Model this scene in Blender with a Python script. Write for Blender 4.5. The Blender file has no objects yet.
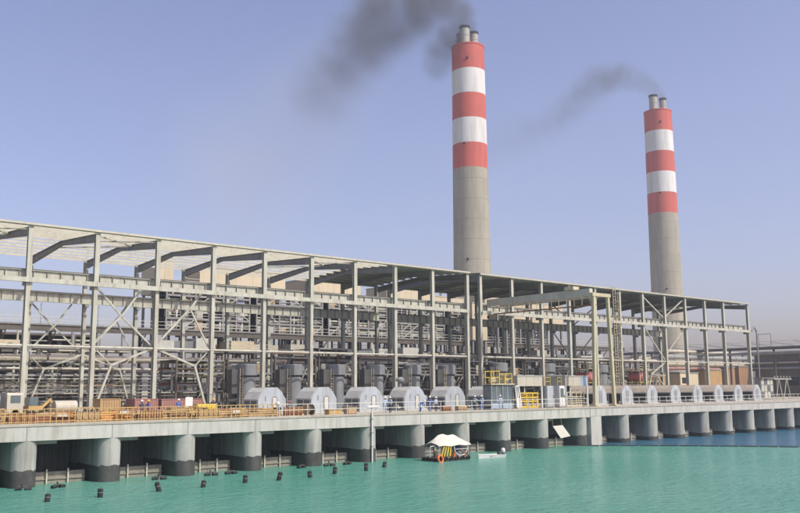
import bpy, bmesh, math, random
from mathutils import Vector, Matrix, Quaternion
random.seed(7)
PI = math.pi
sc = bpy.context.scene
COL = sc.collection

# ------------------------------------------------------------------ camera
cam_d = bpy.data.cameras.new('camera')
cam = bpy.data.objects.new('camera', cam_d)
COL.objects.link(cam)
cam_d.sensor_width = 36.0
cam_d.lens = 36.0 * 880.0 / 800.0
cam_d.clip_start = 0.5
cam_d.clip_end = 12000
# rows: world X, Y, Z axes expressed in the camera frame (right, down, forward)
AX = ((0.75929054, 0.0911588, 0.64433527), (-0.65070838, 0.11779072, 0.75013596), (-0.00751523, -0.9888455, 0.14875517))
rm = Matrix(((AX[0][0], -AX[0][1], -AX[0][2]), (AX[1][0], -AX[1][1], -AX[1][2]), (AX[2][0], -AX[2][1], -AX[2][2])))
cam.matrix_world = Matrix.Translation((0, -73, 7.5)) @ rm.to_4x4()
sc.camera = cam

# ------------------------------------------------------------------ sky, sun, exposure
SUN_EL = math.radians(48)
SUN_AZ = math.radians(162)          # clockwise from +Y
wd = bpy.data.worlds.new('World'); sc.world = wd; wd.use_nodes = True
wn = wd.node_tree.nodes; wl = wd.node_tree.links
bg = wn['Background']
sky = wn.new('ShaderNodeTexSky'); sky.sky_type = 'NISHITA'; sky.sun_disc = False
sky.sun_elevation = SUN_EL; sky.sun_rotation = SUN_AZ
sky.altitude = 0; sky.air_density = 1.0; sky.dust_density = 2.8; sky.ozone_density = 2.0
wb = wn.new('ShaderNodeMix'); wb.data_type = 'RGBA'; wb.blend_type = 'MULTIPLY'; wb.inputs[0].default_value = 1.0
wb.inputs[7].default_value = (1.28, 1.085, 1.2, 1)          # the camera's cool lavender white balance, even over the whole sky
wl.new(sky.outputs[0], wb.inputs[6]); wl.new(wb.outputs[2], bg.inputs[0]); bg.inputs[1].default_value = 0.145
sd = bpy.data.lights.new('sun', 'SUN'); sun = bpy.data.objects.new('sun', sd); COL.objects.link(sun)
sd.energy = 4.6; sd.angle = math.radians(0.6); sd.color = (1.0, 0.965, 0.84)
sdir = Vector((math.sin(SUN_AZ) * math.cos(SUN_EL), math.cos(SUN_AZ) * math.cos(SUN_EL), math.sin(SUN_EL)))
sun.rotation_euler = (-sdir).to_track_quat('-Z', 'Y').to_euler()
sun.location = sdir * 300
vs = sc.view_settings
vs.view_transform = 'Standard'; vs.look = 'None'; vs.exposure = 0.0; vs.gamma = 1.0; vs.use_curve_mapping = False
sc.render.engine = 'CYCLES'
sc.cycles.use_denoising = True
sc.cycles.max_bounces = 6; sc.cycles.diffuse_bounces = 3; sc.cycles.glossy_bounces = 3
sc.cycles.volume_bounces = 1; sc.cycles.transparent_max_bounces = 8
sc.cycles.sample_clamp_indirect = 6.0

# ------------------------------------------------------------------ materials
M = {}
def mat(name, col, rough=0.6, metal=0.0, var=0.12, scale=0.6, dark=None, darkamt=0.0, streak=False, bump=0.0, bscale=8.0, spec=0.35, sk=1.0):
    col = tuple(c*.82 for c in col); dark = tuple(c*.82 for c in dark) if dark else None
    m = bpy.data.materials.new(name); m.use_nodes = True
    nt = m.node_tree; n = nt.nodes; l = nt.links
    b = n['Principled BSDF']
    b.inputs['Roughness'].default_value = rough; b.inputs['Metallic'].default_value = metal
    b.inputs['Specular IOR Level'].default_value = spec
    geo = n.new('ShaderNodeNewGeometry')
    oi = n.new('ShaderNodeObjectInfo')
    add = n.new('ShaderNodeVectorMath'); add.operation = 'ADD'
    cx = n.new('ShaderNodeCombineXYZ')
    mu = n.new('ShaderNodeMath'); mu.operation = 'MULTIPLY'; mu.inputs[1].default_value = 37.0
    l.new(oi.outputs['Random'], mu.inputs[0]); l.new(mu.outputs[0], cx.inputs[0]); l.new(mu.outputs[0], cx.inputs[1])
    l.new(geo.outputs['Position'], add.inputs[0]); l.new(cx.outputs[0], add.inputs[1])
    no = n.new('ShaderNodeTexNoise'); no.inputs['Scale'].default_value = scale; no.inputs['Detail'].default_value = 6; no.inputs['Roughness'].default_value = 0.65
    l.new(add.outputs[0], no.inputs['Vector'])
    lo = tuple(c * (1 - var) for c in col) + (1,); hi = tuple(min(1, c * (1 + var)) for c in col) + (1,)
    r = n.new('ShaderNodeValToRGB'); r.color_ramp.elements[0].position = 0.3; r.color_ramp.elements[1].position = 0.7
    r.color_ramp.elements[0].color = lo; r.color_ramp.elements[1].color = hi
    l.new(no.outputs[0], r.inputs[0])
    out = r.outputs[0]
    if dark:
        n2 = n.new('ShaderNodeTexNoise'); n2.inputs['Detail'].default_value = 8; n2.inputs['Roughness'].default_value = 0.7
        if streak:
            mp = n.new('ShaderNodeVectorMath'); mp.operation = 'MULTIPLY'; mp.inputs[1].default_value = (1.6*sk, 1.6*sk, 0.16*sk)
            l.new(add.outputs[0], mp.inputs[0]); l.new(mp.outputs[0], n2.inputs['Vector']); n2.inputs['Scale'].default_value = 1.0
        else:
            l.new(add.outputs[0], n2.inputs['Vector']); n2.inputs['Scale'].default_value = scale * 2.7
        r2 = n.new('ShaderNodeValToRGB'); r2.color_ramp.elements[0].position = 0.47; r2.color_ramp.elements[1].position = 0.72
        r2.color_ramp.elements[0].color = (0, 0, 0, 1); r2.color_ramp.elements[1].color = (darkamt,) * 3 + (1,)
        l.new(n2.outputs[0], r2.inputs[0])
        mx = n.new('ShaderNodeMix'); mx.data_type = 'RGBA'
        l.new(r2.outputs[0], mx.inputs[0]); l.new(out, mx.inputs[6]); mx.inputs[7].default_value = tuple(dark) + (1,)
        out = mx.outputs[2]
    l.new(out, b.inputs['Base Color'])
    if bump:
        nb = n.new('ShaderNodeTexNoise'); nb.inputs['Scale'].default_value = bscale; nb.inputs['Detail'].default_value = 5
        l.new(geo.outputs['Position'], nb.inputs['Vector'])
        bp = n.new('ShaderNodeBump'); bp.inputs['Strength'].default_value = bump; bp.inputs['Distance'].default_value = 0.05
        l.new(nb.outputs[0], bp.inputs['Height']); l.new(bp.outputs[0], b.inputs['Normal'])
    M[name] = m
    return m

mat('steel_paint', (0.52, 0.525, 0.44), 0.55, 0, 0.1, 0.5, (0.26, 0.20, 0.14), 0.75, True)
mat('steel_grey', (0.28, 0.28, 0.27), 0.6, 0, 0.15, 0.5, (0.16, 0.12, 0.09), 0.5, True)
mat('steel_cream', (0.56, 0.54, 0.44), 0.55, 0, 0.1, 0.5, (0.32, 0.25, 0.17), 0.5, True)
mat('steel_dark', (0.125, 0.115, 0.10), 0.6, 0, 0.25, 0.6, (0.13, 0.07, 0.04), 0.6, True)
mat('roof_sheet', (0.30, 0.29, 0.26), 0.6, 0, 0.15, 0.4, (0.16, 0.13, 0.10), 0.6, False)
mat('concrete', (0.51, 0.515, 0.47), 0.85, 0, 0.1, 0.35, (0.30, 0.28, 0.235), 0.8, True, 0.3, 6)
mat('concrete_pier', (0.41, 0.42, 0.385), 0.85, 0, 0.12, 0.4, (0.19, 0.185, 0.155), 0.85, True, 0.3, 6)
mat('concrete_tide', (0.075, 0.075, 0.070), 0.6, 0, 0.3, 1.2, (0.03, 0.035, 0.03), 0.7, True, 0.4, 9)
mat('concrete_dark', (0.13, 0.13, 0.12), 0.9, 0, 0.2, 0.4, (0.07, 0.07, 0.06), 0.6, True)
mat('concrete_sill', (0.30, 0.28, 0.23), 0.9, 0, 0.2, 0.8, (0.10, 0.10, 0.08), 0.7, True, 0.3, 8)
mat('sand', (0.42, 0.36, 0.27), 0.95, 0, 0.15, 0.15, (0.28, 0.24, 0.18), 0.6)
mat('deck_top', (0.46, 0.43, 0.36), 0.9, 0, 0.15, 0.5, (0.28, 0.25, 0.2), 0.6)
mat('hood_white', (0.42, 0.47, 0.51), 0.45, 0, 0.1, 0.9, (0.27, 0.26, 0.24), 0.7, True)
mat('hood_roof', (0.60, 0.60, 0.55), 0.5, 0, 0.1, 0.9, (0.38, 0.35, 0.3), 0.6)
mat('hood_brown', (0.66, 0.57, 0.45), 0.6, 0, 0.12, 0.8, (0.26, 0.2, 0.15), 0.5)
mat('hood_frame', (0.62, 0.61, 0.56), 0.5, 0, 0.08, 0.9)
mat('black', (0.025, 0.025, 0.027), 0.55, 0, 0.2, 2)
mat('louvre', (0.13, 0.13, 0.14), 0.6, 0, 0.2, 2)
mat('motor_grey', (0.24, 0.26, 0.27), 0.5, 0, 0.12, 0.8, (0.12, 0.12, 0.12), 0.6, True)
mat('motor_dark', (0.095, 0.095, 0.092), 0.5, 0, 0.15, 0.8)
mat('yellow', (0.62, 0.44, 0.05), 0.5, 0, 0.12, 1.0, (0.35, 0.22, 0.05), 0.5)
mat('yellow_pale', (0.58, 0.52, 0.34), 0.55, 0, 0.1, 0.8, (0.40, 0.3, 0.15), 0.5, True)
mat('orange', (0.62, 0.27, 0.06), 0.55, 0, 0.15, 1.0)
mat('rail_ochre', (0.55, 0.38, 0.15), 0.6, 0, 0.2, 1.2, (0.30, 0.15, 0.07), 0.6)
mat('rail_grey', (0.66, 0.65, 0.58), 0.5, 0, 0.1, 1.2, (0.35, 0.28, 0.2), 0.5)
mat('rust', (0.30, 0.13, 0.07), 0.8, 0, 0.3, 1.2, (0.12, 0.06, 0.04), 0.7)
mat('timber', (0.48, 0.33, 0.18), 0.8, 0, 0.2, 1.5, (0.25, 0.16, 0.09), 0.6)
mat('red_box', (0.36, 0.19, 0.16), 0.6, 0, 0.12, 0.8, (0.28, 0.11, 0.08), 0.5, True)
mat('red_tank', (0.58, 0.19, 0.19), 0.45, 0, 0.08, 0.8)
mat('white', (0.74, 0.74, 0.72), 0.5, 0, 0.05, 1.0, (0.5, 0.48, 0.42), 0.4)
mat('tarp', (0.60, 0.585, 0.52), 0.8, 0, 0.06, 1.0, (0.55, 0.5, 0.38), 0.4)
mat('cream_box', (0.62, 0.54, 0.38), 0.6, 0, 0.06, 0.3, (0.45, 0.38, 0.26), 0.5, True)
mat('cream_clad', (0.52, 0.49, 0.40), 0.6, 0, 0.1, 0.4, (0.33, 0.3, 0.23), 0.6, True)
mat('tan_box', (0.46, 0.31, 0.15), 0.7, 0, 0.12, 0.5, (0.3, 0.19, 0.1), 0.5, True)
mat('brown_box', (0.36, 0.22, 0.13), 0.7, 0, 0.12, 0.5, (0.2, 0.12, 0.08), 0.5, True)
mat('pipe_lag', (0.33, 0.34, 0.33), 0.5, 0.1, 0.1, 0.7, (0.25, 0.24, 0.22), 0.5)
mat('pipe_cream', (0.53, 0.49, 0.38), 0.5, 0, 0.1, 0.7, (0.3, 0.24, 0.16), 0.5)
mat('wall_brown', (0.16, 0.14, 0.115), 0.8, 0, 0.15, 0.3, (0.09, 0.08, 0.07), 0.6, True)
mat('chimney_concrete', (0.385, 0.365, 0.29), 0.9, 0, 0.1, 0.1, (0.25, 0.23, 0.185), 0.75, True, sk=.3)
mat('chimney_red', (0.57, 0.12, 0.085), 0.7, 0, 0.1, 0.12, (0.33, 0.075, 0.07), 0.75, True, sk=.35)
mat('chimney_white', (0.72, 0.72, 0.69), 0.7, 0, 0.06, 0.12, (0.46, 0.43, 0.38), 0.7, True, sk=.35)
mat('flue', (0.40, 0.39, 0.35), 0.6, 0.1, 0.1, 0.2, (0.25, 0.23, 0.2), 0.6, True)
mat('soot', (0.04, 0.04, 0.045), 0.9)
mat('coverall', (0.09, 0.14, 0.40), 0.85, 0, 0.15, 3.0)
mat('shirt_pale', (0.40, 0.50, 0.66), 0.85, 0, 0.1, 3.0)
mat('trouser_dark', (0.05, 0.06, 0.10), 0.85, 0, 0.15, 3.0)
mat('skin', (0.30, 0.17, 0.11), 0.6, 0, 0.06, 6.0)
mat('helmet_white', (0.78, 0.78, 0.76), 0.35, 0, 0.03, 3)
mat('helmet_yellow', (0.7, 0.5, 0.06), 0.35, 0, 0.03, 3)
mat('boot', (0.035, 0.028, 0.022), 0.7)
mat('rubber', (0.022, 0.022, 0.024), 0.6, 0, 0.3, 3)
mat('ring_orange', (0.72, 0.16, 0.03), 0.5)
mat('blue_panel', (0.33, 0.42, 0.52), 0.5, 0, 0.1, 1)
mat('glass', (0.10, 0.14, 0.15), 0.08, 0, 0.2, 1.0, spec=0.8)
mat('green_dark', (0.05, 0.09, 0.05), 0.8, 0, 0.2, 2)

# ------------------------------------------------------------------ mesh helpers
class MB:
    def __init__(s): s.v = []; s.f = []
    def add(s, vs_, fs):
        o = len(s.v); s.v += [tuple(v) for v in vs_]; s.f += [tuple(i + o for i in f) for f in fs]; return s
    def box(s, x0, x1, y0, y1, z0, z1):
        return s.add([(x0,y0,z0),(x1,y0,z0),(x1,y1,z0),(x0,y1,z0),(x0,y0,z1),(x1,y0,z1),(x1,y1,z1),(x0,y1,z1)],
                     [(3,2,1,0),(4,5,6,7),(0,1,5,4),(1,2,6,5),(2,3,7,6),(3,0,4,7)])
    def prism(s, prof, p0, p1, up=(0,0,1)):
        """profile (u,v) swept from p0 to p1; u is sideways, v along up"""
        p0 = Vector(p0); p1 = Vector(p1); w = (p1 - p0).normalized(); up = Vector(up)
        if abs(w.dot(up)) > 0.98: up = Vector((0, 1, 0))
        u = up.cross(w).normalized(); v = w.cross(u)
        n = len(prof); vs_ = []
        for p in (p0, p1):
            vs_ += [p + u * a + v * b for a, b in prof]
        fs = [tuple(range(n - 1, -1, -1)), tuple(range(n, 2 * n))]
        fs += [(i, (i + 1) % n, n + (i + 1) % n, n + i) for i in range(n)]
        return s.add(vs_, fs)
    def bar(s, p0, p1, w, h=None, up=(0,0,1)):
        h = h or w
        return s.prism([(-w/2,-h/2),(w/2,-h/2),(w/2,h/2),(-w/2,h/2)], p0, p1, up)
    def hbeam(s, p0, p1, w, h, t=0.04, up=(0,0,1)):
        a, b = w/2, h/2
        return s.prism([(-a,-b),(a,-b),(a,-b+t),(t/2,-b+t),(t/2,b-t),(a,b-t),(a,b),(-a,b),(-a,b-t),(-t/2,b-t),(-t/2,-b+t),(-a,-b+t)], p0, p1, up)
    def cyl(s, p0, p1, r0, r1=None, n=10):
        r1 = r0 if r1 is None else r1
        p0 = Vector(p0); p1 = Vector(p1); w = (p1 - p0).normalized()
        up = Vector((0,0,1)) if abs(w.z) < 0.9 else Vector((0,1,0))
        u = up.cross(w).normalized(); v = w.cross(u); vs_ = []
        for p, r in ((p0, r0), (p1, r1)):
            vs_ += [p + (u * math.cos(2*PI*i/n) + v * math.sin(2*PI*i/n)) * r for i in range(n)]
        fs = [tuple(range(n-1,-1,-1)), tuple(range(n,2*n))] + [(i,(i+1)%n,n+(i+1)%n,n+i) for i in range(n)]
        return s.add(vs_, fs)
    def lathe(s, prof, c=(0,0,0), n=16):
        vs_ = []; m = len(prof)
        for r, z in prof:
            vs_ += [(c[0]+r*math.cos(2*PI*i/n), c[1]+r*math.sin(2*PI*i/n), c[2]+z) for i in range(n)]
        fs = [(k*n+i, k*n+(i+1)%n, (k+1)*n+(i+1)%n, (k+1)*n+i) for k in range(m-1) for i in range(n)]
        fs += [tuple(range(n-1,-1,-1)), tuple((m-1)*n+i for i in range(n))]
        return s.add(vs_, fs)
    def tube(s, pts, r, n=6):
        for a, b in zip(pts, pts[1:]): s.cyl(a, b, r, r, n)
        return s
    def torus(s, c, R, r, axis=(0,0,1), n=20, m=8):
        w = Vector(axis).normalized(); up = Vector((0,0,1)) if abs(w.z) < 0.9 else Vector((0,1,0))
        u = up.cross(w).normalized(); v = w.cross(u); c = Vector(c); vs_ = []
        for i in range(n):
            d = u*math.cos(2*PI*i/n) + v*math.sin(2*PI*i/n)
            vs_ += [c + d*(R + r*math.cos(2*PI*j/m)) + w*r*math.sin(2*PI*j/m) for j in range(m)]
        fs = [(i*m+j, ((i+1)%n)*m+j, ((i+1)%n)*m+(j+1)%m, i*m+(j+1)%m) for i in range(n) for j in range(m)]
        return s.add(vs_, fs)
    def mesh(s, name, m, off=(0,0,0), smooth=False):
        me = bpy.data.meshes.new(name)
        me.from_pydata([(x-off[0], y-off[1], z-off[2]) for x,y,z in s.v], [], s.f)
        me.update()
        bm = bmesh.new(); bm.from_mesh(me); bmesh.ops.recalc_face_normals(bm, faces=bm.faces); bm.to_mesh(me); bm.free()
        me.materials.append(M[m] if isinstance(m, str) else m)
        if smooth:
            for p in me.polygons: p.use_smooth = True
            me.set_sharp_from_angle(angle=math.radians(40))
        return me

def link(o, parent=None):
    COL.objects.link(o)
    if parent: o.parent = parent
    return o
def wloc(o):
    l = Vector(o.location)
    while o.parent: o = o.parent; l += Vector(o.location)
    return l
def tag(o, label=None, cat=None, group=None, kind=None):
    if label: o['label'] = label
    if cat: o['category'] = cat
    if group: o['group'] = group
    if kind: o['kind'] = kind
    return o
def thing(name, label, cat, loc=(0,0,0), group=None, rz=0):
    o = bpy.data.objects.new(name, None); o.empty_display_size = 0.3
    COL.objects.link(o); o.location = loc; o.rotation_euler = (0,0,rz)
    return tag(o, label, cat, group)
def part(name, mb, m, parent=None, smooth=False):
    """world-coordinate builder -> object under parent (parents carry no rotation)"""
    off = wloc(parent) if parent else (0,0,0)
    return link(bpy.data.objects.new(name, mb.mesh(name, m, off, smooth)), parent)
def lpart(name, mb, m, parent, smooth=False):
    """local-coordinate builder -> part under parent"""
    return link(bpy.data.objects.new(name, mb.mesh(name, m, (0,0,0), smooth)), parent)
def inst(name, me, parent, loc, rot=(0,0,0)):
    o = bpy.data.objects.new(name, me)
    o.location = Vector(loc) - (wloc(parent) if parent else Vector((0,0,0))); o.rotation_euler = rot
    return link(o, parent)
def copy_tree(o, parent=None):
    c = o.copy(); COL.objects.link(c); c.parent = parent
    for ch in o.children: copy_tree(ch, c)
    return c
ORD = ['first','second','third','fourth','fifth','sixth','seventh','eighth','ninth','tenth','eleventh','twelfth','thirteenth','fourteenth']

DECK = 4.85
# ------------------------------------------------------------------ water, ground
def water_material():
    m = bpy.data.materials.new('water'); m.use_nodes = True; nt = m.node_tree; n = nt.nodes; l = nt.links
    b = n['Principled BSDF']; geo = n.new('ShaderNodeNewGeometry')
    # clear blue water lies beyond the floating boom, turbid green water on this side
    sub = n.new('ShaderNodeVectorMath'); sub.operation = 'SUBTRACT'; sub.inputs[1].default_value = (98.6, -5.3, 0)
    dot = n.new('ShaderNodeVectorMath'); dot.operation = 'DOT_PRODUCT'; dot.inputs[1].default_value = (0.81, 0.586, 0)
    l.new(geo.outputs['Position'], sub.inputs[0]); l.new(sub.outputs[0], dot.inputs[0])
    nz = n.new('ShaderNodeTexNoise'); nz.inputs['Scale'].default_value = 0.05; nz.inputs['Detail'].default_value = 4
    l.new(geo.outputs['Position'], nz.inputs['Vector'])
    mr = n.new('ShaderNodeMapRange'); mr.inputs[1].default_value = -0.3; mr.inputs[2].default_value = 0.5
    l.new(dot.outputs['Value'], mr.inputs[0])
    rp = n.new('ShaderNodeValToRGB'); rp.color_ramp.elements[0].position = 0.35; rp.color_ramp.elements[1].position = 0.65
    rp.color_ramp.elements[0].color = (0.068, 0.268, 0.200, 1); rp.color_ramp.elements[1].color = (0.108, 0.308, 0.240, 1)
    l.new(nz.outputs[0], rp.inputs[0])
    mx = n.new('ShaderNodeMix'); mx.data_type = 'RGBA'; mx.inputs[7].default_value = (0.035, 0.12, 0.19, 1)
    l.new(mr.outputs[0], mx.inputs[0]); l.new(rp.outputs[0], mx.inputs[6]); l.new(mx.outputs[2], b.inputs['Base Color'])
    b.inputs['Roughness'].default_value = 0.17; b.inputs['IOR'].default_value = 1.33
    # ripples
    mp = n.new('ShaderNodeMapping'); mp.inputs['Rotation'].default_value = (0,0,0.5); mp.inputs['Scale'].default_value = (1.0, 1.7, 1)
    l.new(geo.outputs['Position'], mp.inputs[0])
    w1 = n.new('ShaderNodeTexNoise'); w1.inputs['Scale'].default_value = 1.1; w1.inputs['Detail'].default_value = 7; w1.inputs['Roughness'].default_value = 0.62; w1.inputs['Distortion'].default_value = 0.4
    l.new(mp.outputs[0], w1.inputs['Vector'])
    w2 = n.new('ShaderNodeTexNoise'); w2.inputs['Scale'].default_value = 0.22; w2.inputs['Detail'].default_value = 3; w2.inputs['Distortion'].default_value = 0.8
    l.new(mp.outputs[0], w2.inputs['Vector'])
    w3 = n.new('ShaderNodeMath'); w3.operation = 'MULTIPLY_ADD'; w3.inputs[1].default_value = .7; l.new(w2.outputs[0], w3.inputs[0]); l.new(w1.outputs[0], w3.inputs[2])
    bp = n.new('ShaderNodeBump'); bp.inputs['Strength'].default_value = 1.0; bp.inputs['Distance'].default_value = 0.4
    l.new(w3.outputs[0], bp.inputs['Height']); l.new(bp.outputs[0], b.inputs['Normal'])
    return m
M['water'] = water_material()
o = part('water', MB().add([(-4000,-4000,0),(4000,-4000,0),(4000,13.2,0),(-4000,13.2,0)], [(0,1,2,3)]), 'water')
tag(o, 'green turbid sea water in front of the intake', 'water', None, 'structure')
o = part('ground', MB().add([(-5000,13,DECK-.02),(5000,13,DECK-.02),(5000,6000,DECK-.02),(-5000,6000,DECK-.02)], [(0,1,2,3)]), 'sand')
tag(o, 'sandy ground behind the intake quay', 'ground', None, 'structure')

# ------------------------------------------------------------------ quay: deck, fascia, piers
def pier_mesh(z0, z1, m, R=1.0, grow=0.0):
    """wall pier with a rounded nose towards the water, right edge at x=0, running back in +Y"""
    prof = []; r = R + grow
    for i in range(29):
        a = PI + PI * i / 28
        prof.append((-R + r * math.cos(a), R * 0.98 + r * math.sin(a)))
    prof += [(-R + r, R + 10.6*k/12 + grow) for k in range(1, 13)] + [(-R - r, R + 10.6*k/12 + grow) for k in range(12, 0, -1)]
    n = len(prof); pr = random.Random(4)
    tops = [z1 + (pr.uniform(-.09, .09) if grow else 0) for _ in prof]
    mb = MB().add([(x, y, z0) for x, y in prof] + [(x, y, t) for (x, y), t in zip(prof, tops)],
                  [tuple(range(n)), tuple(range(2*n-1, n-1, -1))] + [(i, (i+1) % n, n+(i+1) % n, n+i) for i in range(n)])
    return mb.mesh('pier', m, (0,0,0), True)

def quay(name, label, edges, x0, x1, fas0, hasdark, abut=None):
    q = thing(name, label, 'quay', ((x0+x1)/2, 0, 0))
    pm = pier_mesh(1.1 if hasdark else 0.35, fas0 - 0.015, 'concrete_pier')
    tm = pier_mesh(-1.5, 1.32 if hasdark else 0.55, 'concrete_tide', grow=0.03)
    for e in edges:
        p = inst('pier', pm, q, (e, 0.03, 0))
        inst('tide_band', tm, p, (e, 0.03, 0))
    # fascia beams, one per bay, with open joints
    xs = [x0]
    for e in edges:
        c = e - 1.12
        if x0 + 1.5 < c < x1 - 1.5: xs.append(c)
    xs.append(x1)
    for a, b in zip(xs, xs[1:]):
        part('fascia_beam', MB().box(a+.02, b-.02, 0, 0.75, fas0 + random.uniform(-.012, .012), DECK-.1), 'concrete', q)
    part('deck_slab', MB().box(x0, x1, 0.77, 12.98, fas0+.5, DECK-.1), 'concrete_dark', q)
    n = int((x1-x0)/7)
    for i in range(n):
        a = x0 + (x1-x0)*i/n; b = x0 + (x1-x0)*(i+1)/n
        part('paving_slab', MB().box(a+.012, b-.012, -0.06, 12.99, DECK-.1, DECK + random.uniform(-.006, .006)), 'deck_top', q)
    part('kerb', MB().box(x0, x1, 0.02, 0.26, DECK+.008, DECK+.13), 'deck_top', q)
    # low sill walls, posts and walings set back between the piers
    es = sorted(edges)
    for a, b in zip(es, es[1:]):
        l, r = a + 0.04, b - 2.3
        s = part('sill_wall', MB().box(l, r, 2.6, 3.0, -1.5, 0.92), 'concrete_sill', q)
        part('sill_cap', MB().box(l, r, 2.5, 3.02, 0.3, 0.42), 'concrete_sill', s)
        for t in (0.3, 0.68):
            x = l + (r-l)*t
            part('guide_post', MB().box(x-.06, x+.06, 2.38, 2.49, -0.8, 1.15), 'steel_cream', s)
        part('soffit_bracket', MB().box(l+.1, l+1.7, 1.3, 1.6, fas0-.35, fas0-.02), 'concrete', q)
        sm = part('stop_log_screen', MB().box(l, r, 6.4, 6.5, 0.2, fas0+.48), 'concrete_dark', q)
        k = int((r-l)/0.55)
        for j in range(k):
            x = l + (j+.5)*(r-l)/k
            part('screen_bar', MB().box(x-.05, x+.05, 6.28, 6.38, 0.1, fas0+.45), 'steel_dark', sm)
    return q
left_edges = [24.81 + 6.97*i for i in range(-3, 10)] + [95.3]
lq = quay('intake_quay', 'long concrete intake deck on dark-banded round-nosed piers, left of the joint', left_edges, -1.0, 95.45, 3.62, True)
right_edges = [97.75 + 6.9*i for i in range(0, 13)]
rq = quay('intake_quay', 'paler concrete intake deck on plain slender piers, right of the joint', right_edges, 95.5, 182.0, 3.72, False)
part('abutment_face', MB().box(95.5, 97.75, -0.05, 0.9, -1.5, 3.70), 'concrete', rq)
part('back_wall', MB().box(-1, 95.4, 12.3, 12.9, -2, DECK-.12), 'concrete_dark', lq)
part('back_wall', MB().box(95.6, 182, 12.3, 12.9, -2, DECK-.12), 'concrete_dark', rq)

# ------------------------------------------------------------------ steel frame halls
YF, YR, EAVE = 21.0, 42.5, 24.95
def hall(name, label, xs, sheet_from=None):
    h = thing(name, label, 'steel hall', (xs[0], YF, DECK))
    x0, x1 = xs[0]-.3, xs[-1]+.3
    # columns: H section below the crane girder, slimmer above
    lowc = MB().hbeam((0,0,0), (0,0,14.0), 0.42, 0.62, 0.05, (0,1,0)).mesh('column', 'steel_paint')
    upc = MB().hbeam((0,0,14.0), (0,0,20.05), 0.50, 0.46, 0.05, (0,1,0)).mesh('column', 'steel_paint')
    base = MB().box(-.45,.45,-.5,.5,-.02,.12).box(-.32,.32,-.38,.38,.12,.6).mesh('base_plate', 'concrete')
    corb = MB().box(-.24,.24,.31,.95,13.6,13.98).mesh('corbel', 'steel_grey')
    rise = 0.62; ym = (YF+YR)/2
    def rafter_mesh():
        # tapered portal rafter, deep at the knees
        pts_top = [(YF+.24, EAVE-.32), (ym, EAVE+rise-.32), (YR-.24, EAVE-.32)]
        dep = [0.95, 0.55, 0.95]
        a = MB()
        for s_ in (0, 1):
            (y0, z0), (y1, z1) = pts_top[s_], pts_top[s_+1]; d0, d1 = dep[s_], dep[s_+1]
            def web(t, ta, tb, w):
                # sub-prism between depth fractions
                vs_ = []
                for y, z, d in ((y0, z0, d0), (y1, z1, d1)):
                    vs_ += [(-w, y, z-ta(d)), (w, y, z-ta(d)), (w, y, z-tb(d)), (-w, y, z-tb(d))]
                a.add(vs_, [(0,1,2,3),(7,6,5,4),(0,4,5,1),(1,5,6,2),(2,6,7,3),(3,7,4,0)])
            web(0, lambda d: 0, lambda d: .05, .19)
            web(0, lambda d: .05, lambda d: d-.05, .03)
            web(0, lambda d: d-.05, lambda d: d, .19)
        return a.mesh('rafter', 'steel_grey', (0, YF, DECK))
    rm_ = rafter_mesh()
    for x in xs:
        for y in (YF, YR):
            f = 1 if y == YF else -1
            c = inst('column', lowc, h, (x, y, DECK)); 
            inst('upper_column', upc, c, (x, y - .12*f, DECK))
            inst('base_plate', base, c, (x, y, DECK))
            inst('corbel', corb, c, (x, y, DECK), (0, 0, 0 if f > 0 else PI))
        inst('rafter', rm_, h, (x, YF, DECK))
    # crane girders with stiffeners, one per bay
    for y, m in ((YF+.62, 'steel_paint'), (YR-.62, 'steel_paint')):
        for a, b in zip(xs, xs[1:]):
            g = part('crane_girder', MB().hbeam((a+.01,y,19.48), (b-.01,y,19.48), 0.42, 1.25, 0.05), m, h)
            k = 5
            for j in range(k):
                x = a + (j+.5)*(b-a)/k
                part('stiffener', MB().box(x-.03, x+.03, y-.2, y+.2, 18.91, 20.05), 'steel_grey', g)
            part('crane_rail', MB().box(a, b, y-.05, y+.05, 20.11, 20.24), 'steel_dark', g)
    # front walkway channel, tie tube, eave gutters
    for a, b in zip(xs, xs[1:]):
        part('walkway_channel', MB().box(a+.01, b-.01, YF-.62, YF-.50, 18.72, 19.22), 'steel_paint', h)
        part('tie_tube', MB().cyl((a, YF-.05, 12.2), (b, YF-.05, 12.2), 0.13, n=8), 'steel_paint', h, True)
    part('eave_gutter', MB().box(x0, x1, YF-.62, YF-.38, EAVE-.22, EAVE), 'steel_cream', h)
    part('eave_gutter', MB().box(x0, x1, YR+.38, YR+.62, EAVE-.22, EAVE), 'steel_cream', h)
    # purlins per bay slope
    ny = 12
    for i in range(ny+1):
        y = YF - .30 + (YR-YF+.6)*i/ny
        z = EAVE + rise*(1-abs(y-ym)/(ym-YF)) - .14
        part('purlin', MB().prism([(-.08,-.15),(-.06,-.15),(-.06,.12),(.08,.12),(.08,.14),(-.08,.14)], (x0, y, z), (x1, y, z)), 'steel_cream', h)
    if sheet_from is not None:
        sx = sheet_from
        n = max(1, int((x1-sx)/3.5)); 
        for i in range(n):
            a = sx + (x1-sx)*i/n; b = sx + (x1-sx)*(i+1)/n
            for ya, yb in ((YF-.5, ym), (ym, YR+.5)):
                za = EAVE + rise*(1-abs(ya-ym)/(ym-YF)) + .03; zb = EAVE + rise*(1-abs(yb-ym)/(ym-YF)) + .03
                lap = .012 if i % 2 else 0
                part('roof_sheet', MB().add([(a,ya,za+lap),(b+.05,ya,za+lap),(b+.05,yb,zb+lap),(a,yb,zb+lap),(a,ya,za+lap+.05),(b+.05,ya,za+lap+.05),(b+.05,yb,zb+lap+.05),(a,yb,zb+lap+.05)],
                    [(3,2,1,0),(4,5,6,7),(0,1,5,4),(1,2,6,5),(2,3,7,6),(3,0,4,7)]), 'roof_sheet', h)
    return h
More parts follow.
